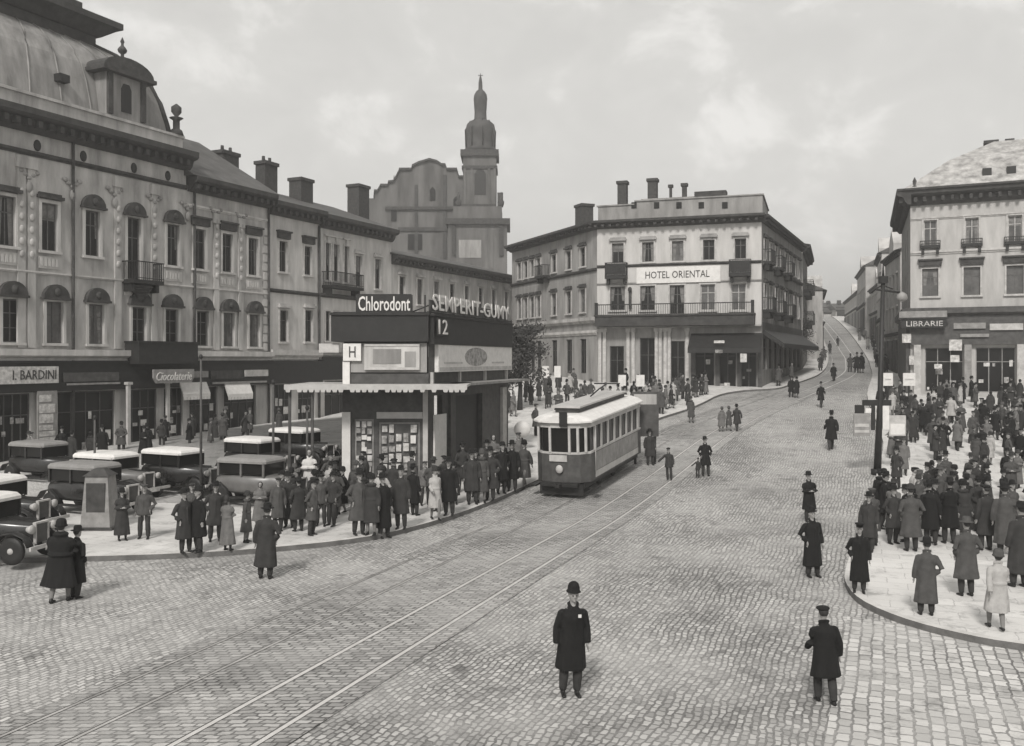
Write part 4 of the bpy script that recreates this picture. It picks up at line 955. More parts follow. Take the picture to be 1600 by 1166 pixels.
p0 = Vector((cx(y0)-1.37, y0, 0)); p0.z = g(p0.x, y0)+.03; p1 = Vector((cx(y1)-1.37, y1, 0)); p1.z = g(p1.x, y1)+.03
d = (p1-p0).normalized(); xa = d.cross(Vector((0,0,1))).normalized(); za = xa.cross(d)
tram.matrix_world = Matrix.Translation(p0) @ Matrix((xa, d, za)).transposed().to_4x4() @ Matrix.Diagonal((1, 1, 1.13, 1))
# ---------------------------------------------------------------- dark board on two posts behind the tram
xb, yb = foot(1016, 726); zg = H(xb, yb)
wbx = pix(987, yb); bd = thing('notice_board', 'tall dark notice board on two posts between tram and street', 'notice board', (wbx, yb, zg))
w_ = pix(1029, yb)-wbx; 
MB().box(0, w_, -.05, .05, zof(682, yb)-zg, zof(612, yb)-zg).build('board', M_SHOP, bd)
for x in (.12, w_-.22): MB().box(x, x+.12, .05, .15, -.1, zof(614, yb)-zg).build('post', M_DARK, bd)
MB().box(.1, w_-.1, -.06, -.052, zof(632, yb)-zg, zof(616, yb)-zg).build('notice', M_WALLA, bd)

# ---------------------------------------------------------------- vintage cars
def make_car(bodym, roofm, open_top=False):
    t = thing('parked_car', 'x', 'car', (0, 0, 0))
    # lower body with hood: profile in (x,z), forward = +x
    mb = MB(); rs = []
    for x, w_, zb, zt, r in ((-1.75,.56,.55,1.0,.1),(-1.6,.66,.45,1.12,.1),(-.9,.7,.42,1.16,.08),(.45,.68,.42,1.16,.08),(.62,.5,.5,1.14,.1),(1.5,.33,.5,1.06,.12),(1.62,.3,.52,1.02,.12)):
        q = []
        for k in range(16):
            a = 2*math.pi*k/16; cxs = math.copysign(abs(math.cos(a))**.45, math.cos(a)); czs = math.copysign(abs(math.sin(a))**.45, math.sin(a))
            q.append((x, cxs*w_, (zb+zt)/2+czs*(zt-zb)/2))
        rs.append(q)
    body = mb.rings(rs).build('body', bodym, t)
    MB().box(.6, 1.5, -.015, .015, 1.1, 1.165).build('hood_ridge', M_IRON, body)
    for x in (-1.55, -.55, .42):
        for s in (-1, 1): MB().box(x-.04, x+.04, s*.62, s*.68, 1.1, 1.62).build('cabin_pillar', bodym, t)
    if not open_top:
        MB().box(-1.5, .38, -.63, .63, 1.16, 1.6).build('cabin_glass', M_GLASS, t)
    MB().box(.42, .45, -.6, .6, 1.14, 1.6).build('windscreen', M_GLASS, t)
    rs = []
    for dz, k in ((1.58, 1.0), (1.66, 1.0), (1.74, .93), (1.78, .75)):
        rs.append([(-.6+sx*(1.12*k)*1.0, sy*.72*k, dz) for sx, sy in ((-1,-.8),(-.85,-1),(.9,-1),(1,-.85),(1,.85),(.9,1),(-.85,1),(-1,.8))])
    MB().rings(rs, 0, True, False).build('roof', roofm, t)
    rd = MB().box(1.6, 1.66, -.23, .23, .52, 1.04).build('radiator', M_SHOP, t); MB().box(1.6, 1.7, -.26, -.22, .5, 1.08).box(1.6, 1.7, .22, .26, .5, 1.08).box(1.6, 1.7, -.22, .22, 1.03, 1.08).build('radiator_shell', M_TRIML, rd)
    for s in (-1, 1):
        mb = MB(); pts = [(1.85, s*.66, .5), (1.72, s*.66, .74), (1.4, s*.66, .86), (1.05, s*.66, .8), (.72, s*.66, .5), (.5, s*.66, .34)]
        MB().tube(pts, [(.14,.03)]*6, 8).build('fender', M_DARK, t); mb.tube([(-1.0, s*.68, .34), (-1.15, s*.68, .62), (-1.45, s*.68, .84), (-1.8, s*.68, .76), (-2.0, s*.68, .5)], [(.15,.03)]*5, 8)
        mb.build('fender', M_DARK, t)
        MB().box(-1.0, .5, s*.56, s*.8, .3, .35).build('running_board', M_IRON, t)
        for x in (1.3, -1.45):
            wh = MB().lathe([(.24,-.07),(.36,-.06),(.38,0),(.36,.06),(.24,.07)], (0,0,0), 20).build('wheel', M_DARK, t, (x, s*.66, .38)); wh.rotation_euler = (R(90), 0, 0)
            MB().lathe([(.02,-.03),(.24,-.02),(.25,.02),(.09,.03),(.08,.09),(.01,.1)], (0,0,0), 16).build('rim', M_TRIML, wh)
        hl = MB().lathe([(.01,0),(.07,.02),(.12,.14),(.12,.18)], (0,0,0), 12).build('headlight', M_CREAM, t, (1.55, s*.42, .92)); hl.rotation_euler = (0, R(90), 0)
    MB().box(1.92, 1.97, -.78, .78, .42, .52).box(1.7, 1.95, -.3, -.25, .42, .48).box(1.7, 1.95, .25, .3, .42, .48).build('bumper', M_TRIML, t)
    MB().box(1.955, 1.985, -.22, .22, .36, .47).build('number_plate', M_PAPER, t)
    sp = MB().lathe([(.2,-.07),(.34,-.06),(.35,.06),(.2,.07),(.05,.02)], (0,0,0), 18).build('spare_wheel', M_DARK, t, (-1.86, 0, .78)); sp.rotation_euler = (0, R(90), 0)
    return t
M_CARD = mat('car_black', .02, .25, .2, 3, spec=.6); M_CARG = mat('car_grey', .12, .35, .2, 3, spec=.6); M_HOODL = mat('canvas_roof_pale', .62, .8, .15, 3); M_HOODD = mat('canvas_roof_grey', .22, .8, .2, 3)
M_CARL = mat('car_pale', .42, .4, .2, 3, spec=.5)
protos = {}
cars = [  # roof-centre pixel, distance, heading, body, roof, label
 (-42, 785, 25.6, -12, M_CARD, M_HOODL, 'black car with pale canvas roof, nearest at the lower left edge'),
 (-22, 752, 29.5, -14, M_CARD, M_HOODL, 'black car with pale roof, second from the front at the left edge'),
 (135, 722, 33.2, -22, M_CARD, M_HOODD, 'black car with dull grey roof, in front of the poster-covered shop'),
 (168, 712, 36.4, -24, M_CARG, M_HOODL, 'grey car with pale roof behind the grey cabinet'),
 (272, 704, 37.6, -26, M_CARD, M_HOODL, 'black car with a bright white roof in the middle of the left parking row'),
 (396, 679, 41.3, -28, M_CARD, M_HOODL, 'black car with white roof, left of the pavilion canopy post'),
 (462, 664, 44.6, -30, M_CARD, M_HOODL, 'small-looking dark car with pale roof nearest the pavilion'),
 (395, 728, 34.8, -20, M_CARG, M_HOODD, 'dull grey car with grey roof behind the group at the kerb'),
 (62, 694, 40.5, -24, M_CARD, M_HOODD, 'dark car by the shop front, farthest back at the left edge'),
]
for px, py, Y, hd_, bm, rm, lab in cars:
    key = (bm.name, rm.name)
    if key not in protos: o = protos[key] = make_car(bm, rm)
    else: o = copy_tree(protos[key])
    x = pix(px, Y); a = R(hd_); x += .5*math.cos(a); yy = Y+.5*math.sin(a)
    o.location = (x, yy, H(x, yy)); o.rotation_euler = (0, 0, a); tag(o, lab, 'car', 'cars parked on the left of the square')

# ---------------------------------------------------------------- street furniture
# tall mast on the right kerb
mx_, my_ = foot(1371, 742); mzg = H(mx_, my_)
ms = thing('clock_mast', 'tall dark mast with cross arms, lamp and hanging tin signs at the right kerb', 'mast', (mx_, my_, mzg))
zl = lambda py: zof(py, my_)-mzg
xl = lambda px: pix(px, my_)-mx_
lean = xl(1380)
MB().tube([(0,0,0),(0,0,.25)], .28, 12).tube([(0,0,.25),(lean*.4,0,3),(lean,0,zl(432))], [.17,.12,.09], 12).tube([(lean,0,zl(432)),(lean,0,zl(414))], [.06,.03], 8).build('pole', M_DARK, ms)
MB().tube([(xl(1366),0,zl(452)),(xl(1406),0,zl(457))], .05, 8).tube([(xl(1362),0,zl(458)),(xl(1368),0,zl(451)),(lean,0,zl(446))], .035, 6).tube([(lean,0,zl(446)),(xl(1395),0,zl(452))], .03, 6).box(lean-.16, lean+.16, -.16, .16, zl(443), zl(432)).build('cross_arm', M_DARK, ms)
MB().lathe([(.05,0),(.2,-.12),(.26,-.3),(.18,-.4),(.05,-.44)], (xl(1409),0,zl(456)), 12).build('lamp', M_GREY, ms)
MB().box(xl(1348), xl(1392), -.07, .07, zl(634), zl(625)).box(xl(1336), xl(1350), -.05, .05, zl(646), zl(633)).box(xl(1360), xl(1366), -.12, -.06, zl(672), zl(634)).build('sign_arm', M_DARK, ms)
a, b = xl(1333), xl(1358); s1_ = MB().box(a, b, -.1, -.04, zl(681), zl(646)).build('hanging_sign', M_GREY, ms)
MB().box(a+.04, b-.04, -.112, -.1, zl(667), zl(662)).box(a+.04, b-.04, -.112, -.1, zl(676), zl(672)).build('sign_stripes', M_TRIML, s1_)
a, b = xl(1388), xl(1414); s2_ = MB().box(a, b, -.1, -.04, zl(681), zl(649)).build('hanging_sign', M_TRIML, ms)
MB().box(a+.05, b-.05, -.112, -.1, zl(679), zl(662)).build('white_panel', M_WHITE, s2_)
a, b = xl(1351), xl(1367); MB().box(a, b, -.1, -.04, zl(645), zl(638)).build('name_plate', M_WHITE, ms)
MB().box(xl(1378), xl(1388), -.1, -.04, zl(671), zl(634)).build('name_plate', M_WHITE, ms)
# two square placards carried above the crowd near the shops
for x0, x1, y0, y1, Y, lb in ((1380, 1395, 583, 603, 60, 'white square placard on a pole in the right crowd, next to the mast'), (1411, 1430, 583, 603, 60, 'white square placard on a pole in the right crowd, right of the first placard')):
    x = pix((x0+x1)/2, Y); zg = H(x, Y); t = thing('placard', lb, 'placard', (x, Y, zg))
    w_ = (x1-x0)/F*Y/2; MB().box(-w_, w_, -.03, .03, zof(y1, Y)-zg, zof(y0, Y)-zg).build('board', M_WHITE, t); MB().box(-.04, .04, .03, .1, 0, zof(y0, Y)-zg).build('post', M_DARK, t)
    MB().box(-w_+.12, w_-.12, -.045, -.03, zof(594, Y)-zg, zof(592, Y)-zg).build('line', M_TRIML, t)
# square boards between tram and hotel
for k, (x0, x1, y0, y1) in enumerate(((847, 858, 572, 591), (866, 876, 572, 590), (966, 978, 586, 604), (994, 1007, 586, 604))):
    Y = 62; x = pix((x0+x1)/2, Y); zg = H(x, Y); t = thing('notice_sign', ['first','second','third','fourth'][k]+' small white square sign from the left, between pavilion and hotel doors', 'sign', (x, Y, zg))
    w_ = (x1-x0)/F*Y/2; MB().box(-w_, w_, -.03, .03, zof(y1, Y)-zg, zof(y0, Y)-zg).build('board', M_WHITE, t); MB().box(-.04, .04, .03, .1, 0, zof(y0, Y)-zg).build('post', M_SHOP, t)
# grey cabinet on the left pavement
x, y = foot(157, 826); zg = H(x, y); t = thing('street_cabinet', 'tall tapering grey street cabinet on the left pavement beside two men', 'cabinet', (x, y, zg))
MB().frust((0,0), .95, .8, .72, .6, .08, 1.72).build('body', M_GREY, t); MB().box(-.55, .55, -.45, .45, 0, .1).build('plinth', M_TRIM, t); MB().frust((0,0), .85, .72, .3, .25, 1.72, 1.95).build('cap', M_TRIM, t)
MB().box(-.3, .3, -.37, -.3, .4, 1.5).build('door', M_TRIM, t)
# thin poles in the square
for px, py, yt, lb in ((148, 800, 655, 'thin dark pole standing among the parked cars at the far left'), (314, 800, 560, 'thin dark pole behind the group of people at the left kerb'), (427, 800, 600, 'thin dark pole left of the pavilion canopy'), (480, 800, 640, 'short thin pole beneath the pavilion canopy edge')):
    x, y = foot(px, py-20); zg = H(x, y); t = thing('thin_pole', lb, 'pole', (x, y, zg)); hh = zof(yt, y)-zg
    MB().tube([(0,0,0),(0,0,hh)], [.06,.04], 8).build('shaft', M_SHOP, t); MB().lathe([(.12,0),(.12,.25),(.07,.35)], (0,0,0), 10).build('base', M_DARK, t); MB().ball((0,0,hh+.06), .08, .08, .1, 8).build('cap', M_DARK, t)
# bright round clock/disc beside the tram
x, y = pix(816, 47), 47; zg = H(x, y); t = thing('round_sign', 'bright round sign on a post just left of the tram roof', 'sign', (x, y, zg)); zc = zof(671, y)-zg
o = MB().lathe([(.01,-.04),(.42,-.04),(.42,.04),(.01,.04)], (0,0,0), 20).build('disc', M_WHITE, t, (0, -.05, zc)); o.rotation_euler = (R(90), 0, 0)
MB().tube([(0,0,0),(0,0,zc+.3)], .05, 8).build('post', M_IRON, t)
# dark tree between pavilion and hotel
def tree(x, y, h, r, label):
    t = thing('bushy_tree', label, 'tree', (x, y, g(x, y))); rnd = random.Random(3)
    mb = MB().tube([(0,0,0),(.05,.02,h*.3),(-.05,0,h*.6)], [.2,.14,.07], 8)
    for k in range(9):
        a = rnd.random()*6.28; z = h*(.3+.05*k); mb.tube([(0,0,z), (math.cos(a)*r*.5, math.sin(a)*r*.5, z+h*.15), (math.cos(a)*r*.8, math.sin(a)*r*.8, z+h*.25)], [.07,.04,.02], 5)
    mb.build('trunk', M_BARK, t); mb = MB()
    cl = [(rnd.gauss(0, r*.45), rnd.gauss(0, r*.45), h*rnd.uniform(.38, .98)) for _ in range(40)]
    for k in range(5200):
        c = rnd.choice(cl); s = r*.2; p = Vector((c[0]+rnd.gauss(0, s), c[1]+rnd.gauss(0, s), c[2]+rnd.gauss(0, s))); a = Vector((rnd.gauss(0,1), rnd.gauss(0,1), rnd.gauss(0,1))).normalized(); b = a.orthogonal().normalized(); q = rnd.uniform(.06, .13)
        mb.add([p-a*q, p+b*q*.6, p+a*q, p-b*q*.6], [(0,1,2,3)])
    mb.build('crown', M_LEAF, t)
tree(pix(812, 62), 62, 5.6, 1.5, 'dark bushy tree between the pavilion and the hotel')
tree(pix(1254, 97)-1.0, 97, 5.0, 1.6, 'dark bushy tree against the shaded side of the hotel')
# ---------------------------------------------------------------- people
M_SKIN = mat('skin', .27, .6, .1, 8); M_HAIR = mat('hair', .03, .7, .3, 20); M_TROU = mat('trousers', .035, .9, .3, 6); M_SHOE = mat('shoe_leather', .015, .4, .1, 5); M_STOCK = mat('stockings', .16, .8, .1, 8)
M_EYE = mat('eye_dark', .02, .4, 0)
TONES = {'black': mat('cloth_black', .010, .9, .3, 5, .3, 60), 'charcoal': mat('cloth_charcoal', .034, .9, .3, 5, .3, 60), 'dark grey': mat('cloth_dark_grey', .065, .9, .3, 5, .3, 60),
         'mid grey': mat('cloth_mid_grey', .13, .9, .25, 5, .3, 60), 'pale': mat('cloth_pale', .36, .9, .2, 5, .3, 60), 'white': mat('cloth_white', .5, .9, .1, 5)}
def remeshed(mb, name, mats, vox, smooth_it=2, matfn=None):
    me = mb.mesh(name+'_src', mats[0]); ob = bpy.data.objects.new('tmp', me); COL.objects.link(ob)
    m = ob.modifiers.new('r', 'REMESH'); m.mode = 'VOXEL'; m.voxel_size = vox
    m2 = ob.modifiers.new('s', 'SMOOTH'); m2.factor = .5; m2.iterations = smooth_it
    m3 = ob.modifiers.new('d', 'DECIMATE'); m3.ratio = .35
    dg = bpy.context.evaluated_depsgraph_get(); out = bpy.data.meshes.new_from_object(ob.evaluated_get(dg)); bpy.data.objects.remove(ob); bpy.data.meshes.remove(me)
    out.name = name; out.materials.clear()
    for m in mats: out.materials.append(m)
    out.polygons.foreach_set('use_smooth', [True]*len(out.polygons))
    if matfn: out.polygons.foreach_set('material_index', [matfn(p.center) for p in out.polygons])
    out.update(); return out
def limb(mb, a, b, c, r0, r1, r2): 
    a, b, c = map(Vector, (a, b, c)); m1 = a.lerp(b, .5); m2 = b.lerp(c, .45)
    mb.tube([a, m1, b, m2, c], [r0, (r0+r1)*.52, r1, (r1*1.06), r2], 10)
def hand(mb, w, s, d=(0, 0, -1), curl=.3):
    """palm, four unequal bent fingers and a thumb from the side of the palm; w = wrist, s = side (+1 right of figure)"""
    w = Vector(w); d = Vector(d).normalized(); side = Vector((0, -1, 0)) if abs(d.y) < .8 else Vector((0, 0, 1)); n = d.cross(side).normalized()*s
    p = w+d*.085; mb.tube([w, w+d*.045, p], [(.024,.026),(.018,.04),(.014,.04)], 8)
    for k, ln in enumerate((.068, .078, .072, .055)):
        b = p-side*(-.03+.02*k)*-1; b = p+side*(.03-.02*k); m = b+d*ln*.5-n*curl*.02; e_ = m+d*ln*.5*(1-curl*.5)-n*curl*.035; mb.tube([b-d*.012, m, e_], [.0095, .009, .0075], 6)
    t0 = w+d*.03+side*.032; mb.tube([t0, t0+d*.03+side*.022-n*.01, t0+d*.055+side*.022-n*.025], [.012, .011, .009], 6)
def fig(pose):
    """returns (body mesh, coat builder data). The figure is 1.75 m tall and faces -y."""
    P = dict(la=(-.11, .02), ra=(.11, -.02), lk=None, rk=None, arms='side', female=False, coat=.45, skirt=False, width=1.0, lean=0.0, hem=1.0); P.update(pose)
    W = P['width']; mb = MB(); ln = P['lean']
    hz = .92; sh = 1.43; sx = .185*W if not P['female'] else .165*W
    off = lambda z: -ln*max(0, z-.9)
    legs = []
    for s, (ax, ay), lift in ((-1, P['la'], P.get('ll', 0)), (1, P['ra'], P.get('rl', 0))):
        hip = Vector((s*.085, 0, hz)); an = Vector((ax, ay, .09+lift)); kn = (hip+an)/2+Vector((s*.01, -.03-abs(ay)*.25, .01+lift*.3))
        legs.append((hip, kn, an)); limb(mb, hip, kn, an, .09, *((.055, .04) if P['female'] else (.075, .06)))
        mb.tube([an+Vector((0,.05,-.045)), an+Vector((0,-.04,-.05)), an+Vector((s*.01,-.13,-.065)), an+Vector((s*.012,-.175,-.068))], [(.035,.04),(.042,.04),(.042,.026),(.025,.016)], 8)
        mb.tube([an, an+Vector((0,.01,-.06))], [.038,.04], 8)
    tr = [(.88,.15,.11),(1.0,.145,.105),(1.12,.13,.1),(1.25,.155,.115),(1.36,.165*W,.11),(1.43,.12,.08),(1.47,.06,.06)]
    mb.rings([[(rx*math.cos(2*math.pi*i/16), off(z)+ry*math.sin(2*math.pi*i/16), z) for i in range(16)] for z, rx, ry in tr])
    hy = off(1.62); mb.tube([(0, off(1.42)+.01, 1.4), (0, hy-.0, 1.56)], [.058,.052], 10)
    # head with brow, nose, lips, chin and ears
    mb.ball((0, hy-.005, 1.655), .076, .096, .105, 16); mb.ball((0, hy-.03, 1.60), .055, .062, .065, 12)
    mb.tube([(0, hy-.096, 1.665), (0, hy-.118, 1.632), (0, hy-.1, 1.622)], [.009, .014, .012], 6); mb.ball((0, hy-.09, 1.685), .05, .012, .012, 8)
    mb.ball((0, hy-.09, 1.592), .024, .01, .009, 8); mb.ball((0, hy-.085, 1.562), .022, .016, .016, 8)
    for s in (-1, 1): mb.ball((s*.078, hy+.005, 1.65), .012, .022, .032, 8)
    arms = []
    for s in (-1, 1):
        mode = P['arms'] if isinstance(P['arms'], str) else P['arms'][0 if s < 0 else 1]
        S0 = Vector((s*(sx-.012), off(1.4), 1.375))
        if mode == 'side': E, Wr, d = (s*(sx+.06), .03+off(1.1), 1.11), (s*(sx+.07), -.03, .87), (0, -.1, -1)
        elif mode == 'pocket': E, Wr, d = (s*(sx+.12), .07, 1.12), (s*(sx-.0), -.08, .95), (0, -.2, -1)
        elif mode == 'fwd': E, Wr, d = (s*(sx+.05), -.06, 1.12), (s*(sx+.03), -.28, .98), (0, -.9, -.4)
        elif mode == 'back': E, Wr, d = (s*(sx+.05), .12, 1.13), (s*(sx+.04), .18, .9), (0, .25, -1)
        elif mode == 'folded': E, Wr, d = (s*(sx+.08), -.06, 1.13), (s*.03, -.2, 1.13), (-s, -.1, .1)
        elif mode == 'behind': E, Wr, d = (s*(sx+.09), .1, 1.13), (s*.05, .16, .97), (-s, 0, -.2)
        elif mode == 'out': E, Wr, d = (s*(sx+.18), -.05, 1.2), (s*(sx+.38), -.12, 1.02), (s, -.2, -.5)
        elif mode == 'chin': E, Wr, d = (s*(sx+.05), -.14, 1.12), (s*(.09), -.22, 1.33), (0, .1, 1)
        arms.append((S0, Vector(E), Vector(Wr))); limb(mb, S0, E, Wr, .05, .038, .027); hand(mb, Wr, s, d, .5)
    zt = P['coat']
    ff = P['female']
    def mf(c):
        if c.z > 1.44 or (abs(c.x) > .1 and .5 < c.z < 1.15 and any((c-a[2]).length < .2 and (c-a[1]).length > .18 for a in arms)) or any((c-a[2]).length < .13 for a in arms):
            for s in (-1, 1):
                if (c-Vector((s*.03, hy-.094, 1.66))).length < .013: return 3
            return 0
        if c.z < .115: return 2
        return 1
    body = remeshed(mb, 'body', [M_SKIN, M_STOCK if ff and not P['skirt'] else M_TROU, M_SHOE, M_EYE], .0125, 1, mf)
    # coat
    cb = MB(); z0 = zt; rs = []; rnd = random.Random(int(zt*1000)+len(str(pose)))
    ph = rnd.random()*6; n = 28
    hipw = .205*W if not ff else .2*W; hem = P['hem']
    levels = [(z0, (.262 if not ff else .25)*W*hem, .205*hem), (z0+.02, (.264 if not ff else .25)*W*hem, .205*hem), (z0+(.95-z0)*.4, (.238)*W*(1+.4*(hem-1)), .18), (.95, hipw, .155), (1.1, (.185 if not ff else .165)*W, .14), (1.25, .19*W, .148), (1.34, .192*W, .14), (1.40, .15*W, .11), (1.44, .10*W, .085), (1.475, .075, .07)]
    for z, rx, ry in levels:
        f = max(0, (1.05-z))*.085+.012; q = []
        for i in range(n):
            a = 2*math.pi*i/n; k = 1+f*.8*math.sin(5*a+ph+z*2)+f*.6*math.sin(9*a+ph*2-z*3); q.append((rx*k*math.cos(a), off(z)+ry*k*math.sin(a), z))
        rs.append(q)
    cb.rings(rs)
    for S0, E, Wr in arms: limb(cb, S0+Vector((0,0,.0)), E, Wr.lerp(E, -.02), .07, .062, .056); cb.ball(tuple(S0+Vector((-.012 if S0.x > 0 else .012,0,-.005))), .07, .07, .055, 10)
    cb.tube([(.0, off(1.46)+.06, 1.535), (.075, off(1.46)+.01, 1.515), (.03, off(1.46)-.085, 1.42), (0, off(1.46)-.11, 1.3)], [.028,.03,.03,.012], 8)
    cb.tube([(.0, off(1.46)+.06, 1.535), (-.075, off(1.46)+.01, 1.515), (-.03, off(1.46)-.085, 1.42), (0, off(1.46)-.11, 1.3)], [.028,.03,.03,.012], 8)
    if P.get('fur'): cb.tube([(.1*math.cos(t), off(1.46)+.09*math.sin(t), 1.48) for t in [k*math.pi/6 for k in range(13)]], .055, 8)
    if ff or P['arms'] == 'folded': cb.lathe([(.19*W,1.03),(.197*W,1.05),(.19*W,1.09)], (0, off(1.05), 0), 20, sy=.82)
    if ff is False: cb.box(-.012, .012, -.172, -.1, .6, 1.3)
    coat = remeshed(cb, 'overcoat' if zt < .8 else 'jacket', [TONES['black']], .015, 2)
    return body, coat, P, off
def hatmesh(kind, off):
    hy = off(1.7); mb = MB()
    if kind == 'felt hat': mb.lathe([(.155,1.71),(.17,1.718),(.15,1.722),(.098,1.725),(.098,1.80),(.08,1.84),(.03,1.83)], (0,hy-.0,0), 20, sx=.92, sy=1.08)
    elif kind == 'bowler': mb.lathe([(.13,1.715),(.145,1.73),(.125,1.73),(.096,1.728),(.096,1.79),(.08,1.83),(.04,1.85),(.005,1.852)], (0,hy,0), 20, sx=.92, sy=1.1)
    elif kind == 'flat cap': mb.ball((0,hy-.015,1.745), .115, .135, .04, 16); mb.lathe([(.09,1.71),(.1,1.75)], (0,hy,0), 16, sy=1.15); mb.ball((0,hy-.12,1.725), .07, .06, .012, 12)
    elif kind == 'cloche': mb.lathe([(.115,1.655),(.122,1.67),(.104,1.70),(.1,1.76),(.08,1.81),(.03,1.83)], (0,hy,0), 18, sy=1.15)
    elif kind == 'peaked cap': mb.lathe([(.09,1.71),(.093,1.76),(.125,1.785),(.12,1.805),(.03,1.82)], (0,hy,0), 18, sy=1.12); mb.ball((0,hy-.115,1.715), .065, .055, .01, 12)
    elif kind == 'headscarf': mb.ball((0,hy+.02,1.66), .096, .1, .118, 16); mb.tube([(0,hy+.09,1.6),(0,hy+.11,1.5)], [(.07,.03),(.05,.02)], 8); mb.tube([(.07,hy-.03,1.6),(0,hy-.07,1.53),(-.07,hy-.03,1.6)], .022, 6)
    elif kind == 'helmet': mb.lathe([(.118,1.705),(.112,1.72),(.098,1.735),(.094,1.79),(.078,1.84),(.04,1.87),(.005,1.875)], (0,hy,0), 18, sy=1.12)
    me = mb.mesh(kind.replace(' ', '_'), TONES['black']); me.polygons.foreach_set('use_smooth', [True]*len(me.polygons)); return me
POSES = {
 'man_stand': dict(arms='side', hem=.95), 'man_pocket': dict(arms='pocket', la=(-.13, 0), ra=(.12, .03), coat=.5), 'man_walk': dict(arms=('back', 'fwd'), la=(-.09, -.24), ra=(.09, .22), rl=.04, lean=.05, coat=.5),
 'man_jacket': dict(arms=('side', 'pocket'), la=(-.14, .02), ra=(.12, -.06), coat=.78, hem=.86), 'man_stout': dict(arms='pocket', width=1.16, coat=.42), 'man_fold': dict(arms='folded', coat=.46, la=(-.1, .04)),
 'man_behind': dict(arms='behind', coat=.5, la=(-.13, 0)), 'woman_coat': dict(female=True, arms='side', coat=.38, hem=1.02, fur=True), 'woman_walk': dict(female=True, arms=('fwd', 'back'), la=(-.07, .18), ra=(.07, -.18), ll=.03, coat=.42),
 'woman_skirt': dict(female=True, arms='folded', coat=.2, hem=1.12, skirt=True), 'boy': dict(arms=('out', 'side'), coat=.72, hem=.9, la=(-.1, .05)), 'man_carry': dict(arms=('side', 'fwd'), coat=.52, la=(-.08, .14), ra=(.1, -.14), lean=.04),
 'woman_bulky': dict(female=True, arms='folded', coat=.36, hem=1.15, width=1.3, fur=True, la=(-.12, -.14), ra=(.1, .12)), 'man_coatlong': dict(arms=('pocket', 'side'), coat=.3, hem=.95),
}
FIG = {k: fig(v) for k, v in POSES.items()}; HATS = {}; CO = {}
PR = random.Random(5)
def person(px, fy, hpx, pose, tone, hat, face, label=None, group=None, hatname=None, xy=None, hm=None, extra=None):
    body, coat, P, off = FIG[pose]
    if xy: x, y = xy
    else: x, y = foot(px, fy)
    zg = H(x, y)
    hgt = hm if hm else hpx*math.sqrt(y*y)/F*1.0
    sc = hgt/1.8
    if hm is None: sc = min(1.12, max(.80, sc)) if pose != 'boy' else min(.95, max(.5, sc))
    t = thing('person', label or 'x', 'person', (x, y, zg), R(face), group); t.scale = (sc*PR.uniform(.93, 1.09), sc*PR.uniform(.93, 1.08), sc); t.rotation_euler = (R(PR.uniform(-2, 2)), R(PR.uniform(-2.2, 2.2)), R(face+PR.uniform(-14, 14)))
    mobj('body', body, t)
    k = (pose, tone)
    if k not in CO: c = coat.copy(); c.name = coat.name.split('.')[0]; c.materials[0] = TONES[tone]; CO[k] = c
    mobj(coat.name.split('.')[0], CO[k], t)
    ht = 'black' if tone in ('black', 'charcoal') else random.choice(('black', 'charcoal', 'dark grey'))
    if hatname: ht = hatname
    if hat:
        k = (hat, pose, ht)
        if k not in HATS: h = hatmesh(hat, off); h.materials[0] = TONES[ht]; HATS[k] = h
        mobj(hat.replace(' ', '_'), HATS[k], t)
    if True:
        k = ('hair', pose)
        if k not in HATS: HATS[k] = (MB().ball((0, off(1.7)+.018, 1.672), .088, .098, .108, 14) if P['female'] else MB().ball((0, off(1.7)+.026, 1.685), .083, .088, .1, 14)).mesh('hair', M_HAIR)
        mobj('hair', HATS[k], t)
    if extra: extra(t)
    return t
def badge(t): MB().box(.05, .1, -.165, -.15, 1.32, 1.37).build('badge', M_WHITE, t)
def handbag(t): MB().box(.2, .42, -.1, .0, .62, .8).tube([(.23,-.05,.8),(.31,-.05,.95),(.39,-.05,.8)], .012, 6).build('handbag', TONES['black'], t)
SG = 'people walking on the cobbled street'
person(890, 1086, 178, 'man_stand', 'black', 'helmet', 4, 'policeman in black knee-length coat with white badge, alone in the foreground street', None, None, None, 1.83, badge)
person(1292, 1101, 148, 'man_carry', 'black', 'flat cap', 178, 'boyish figure in black coat and flat cap seen from behind on the crossing', None, 'black', None, 1.60)
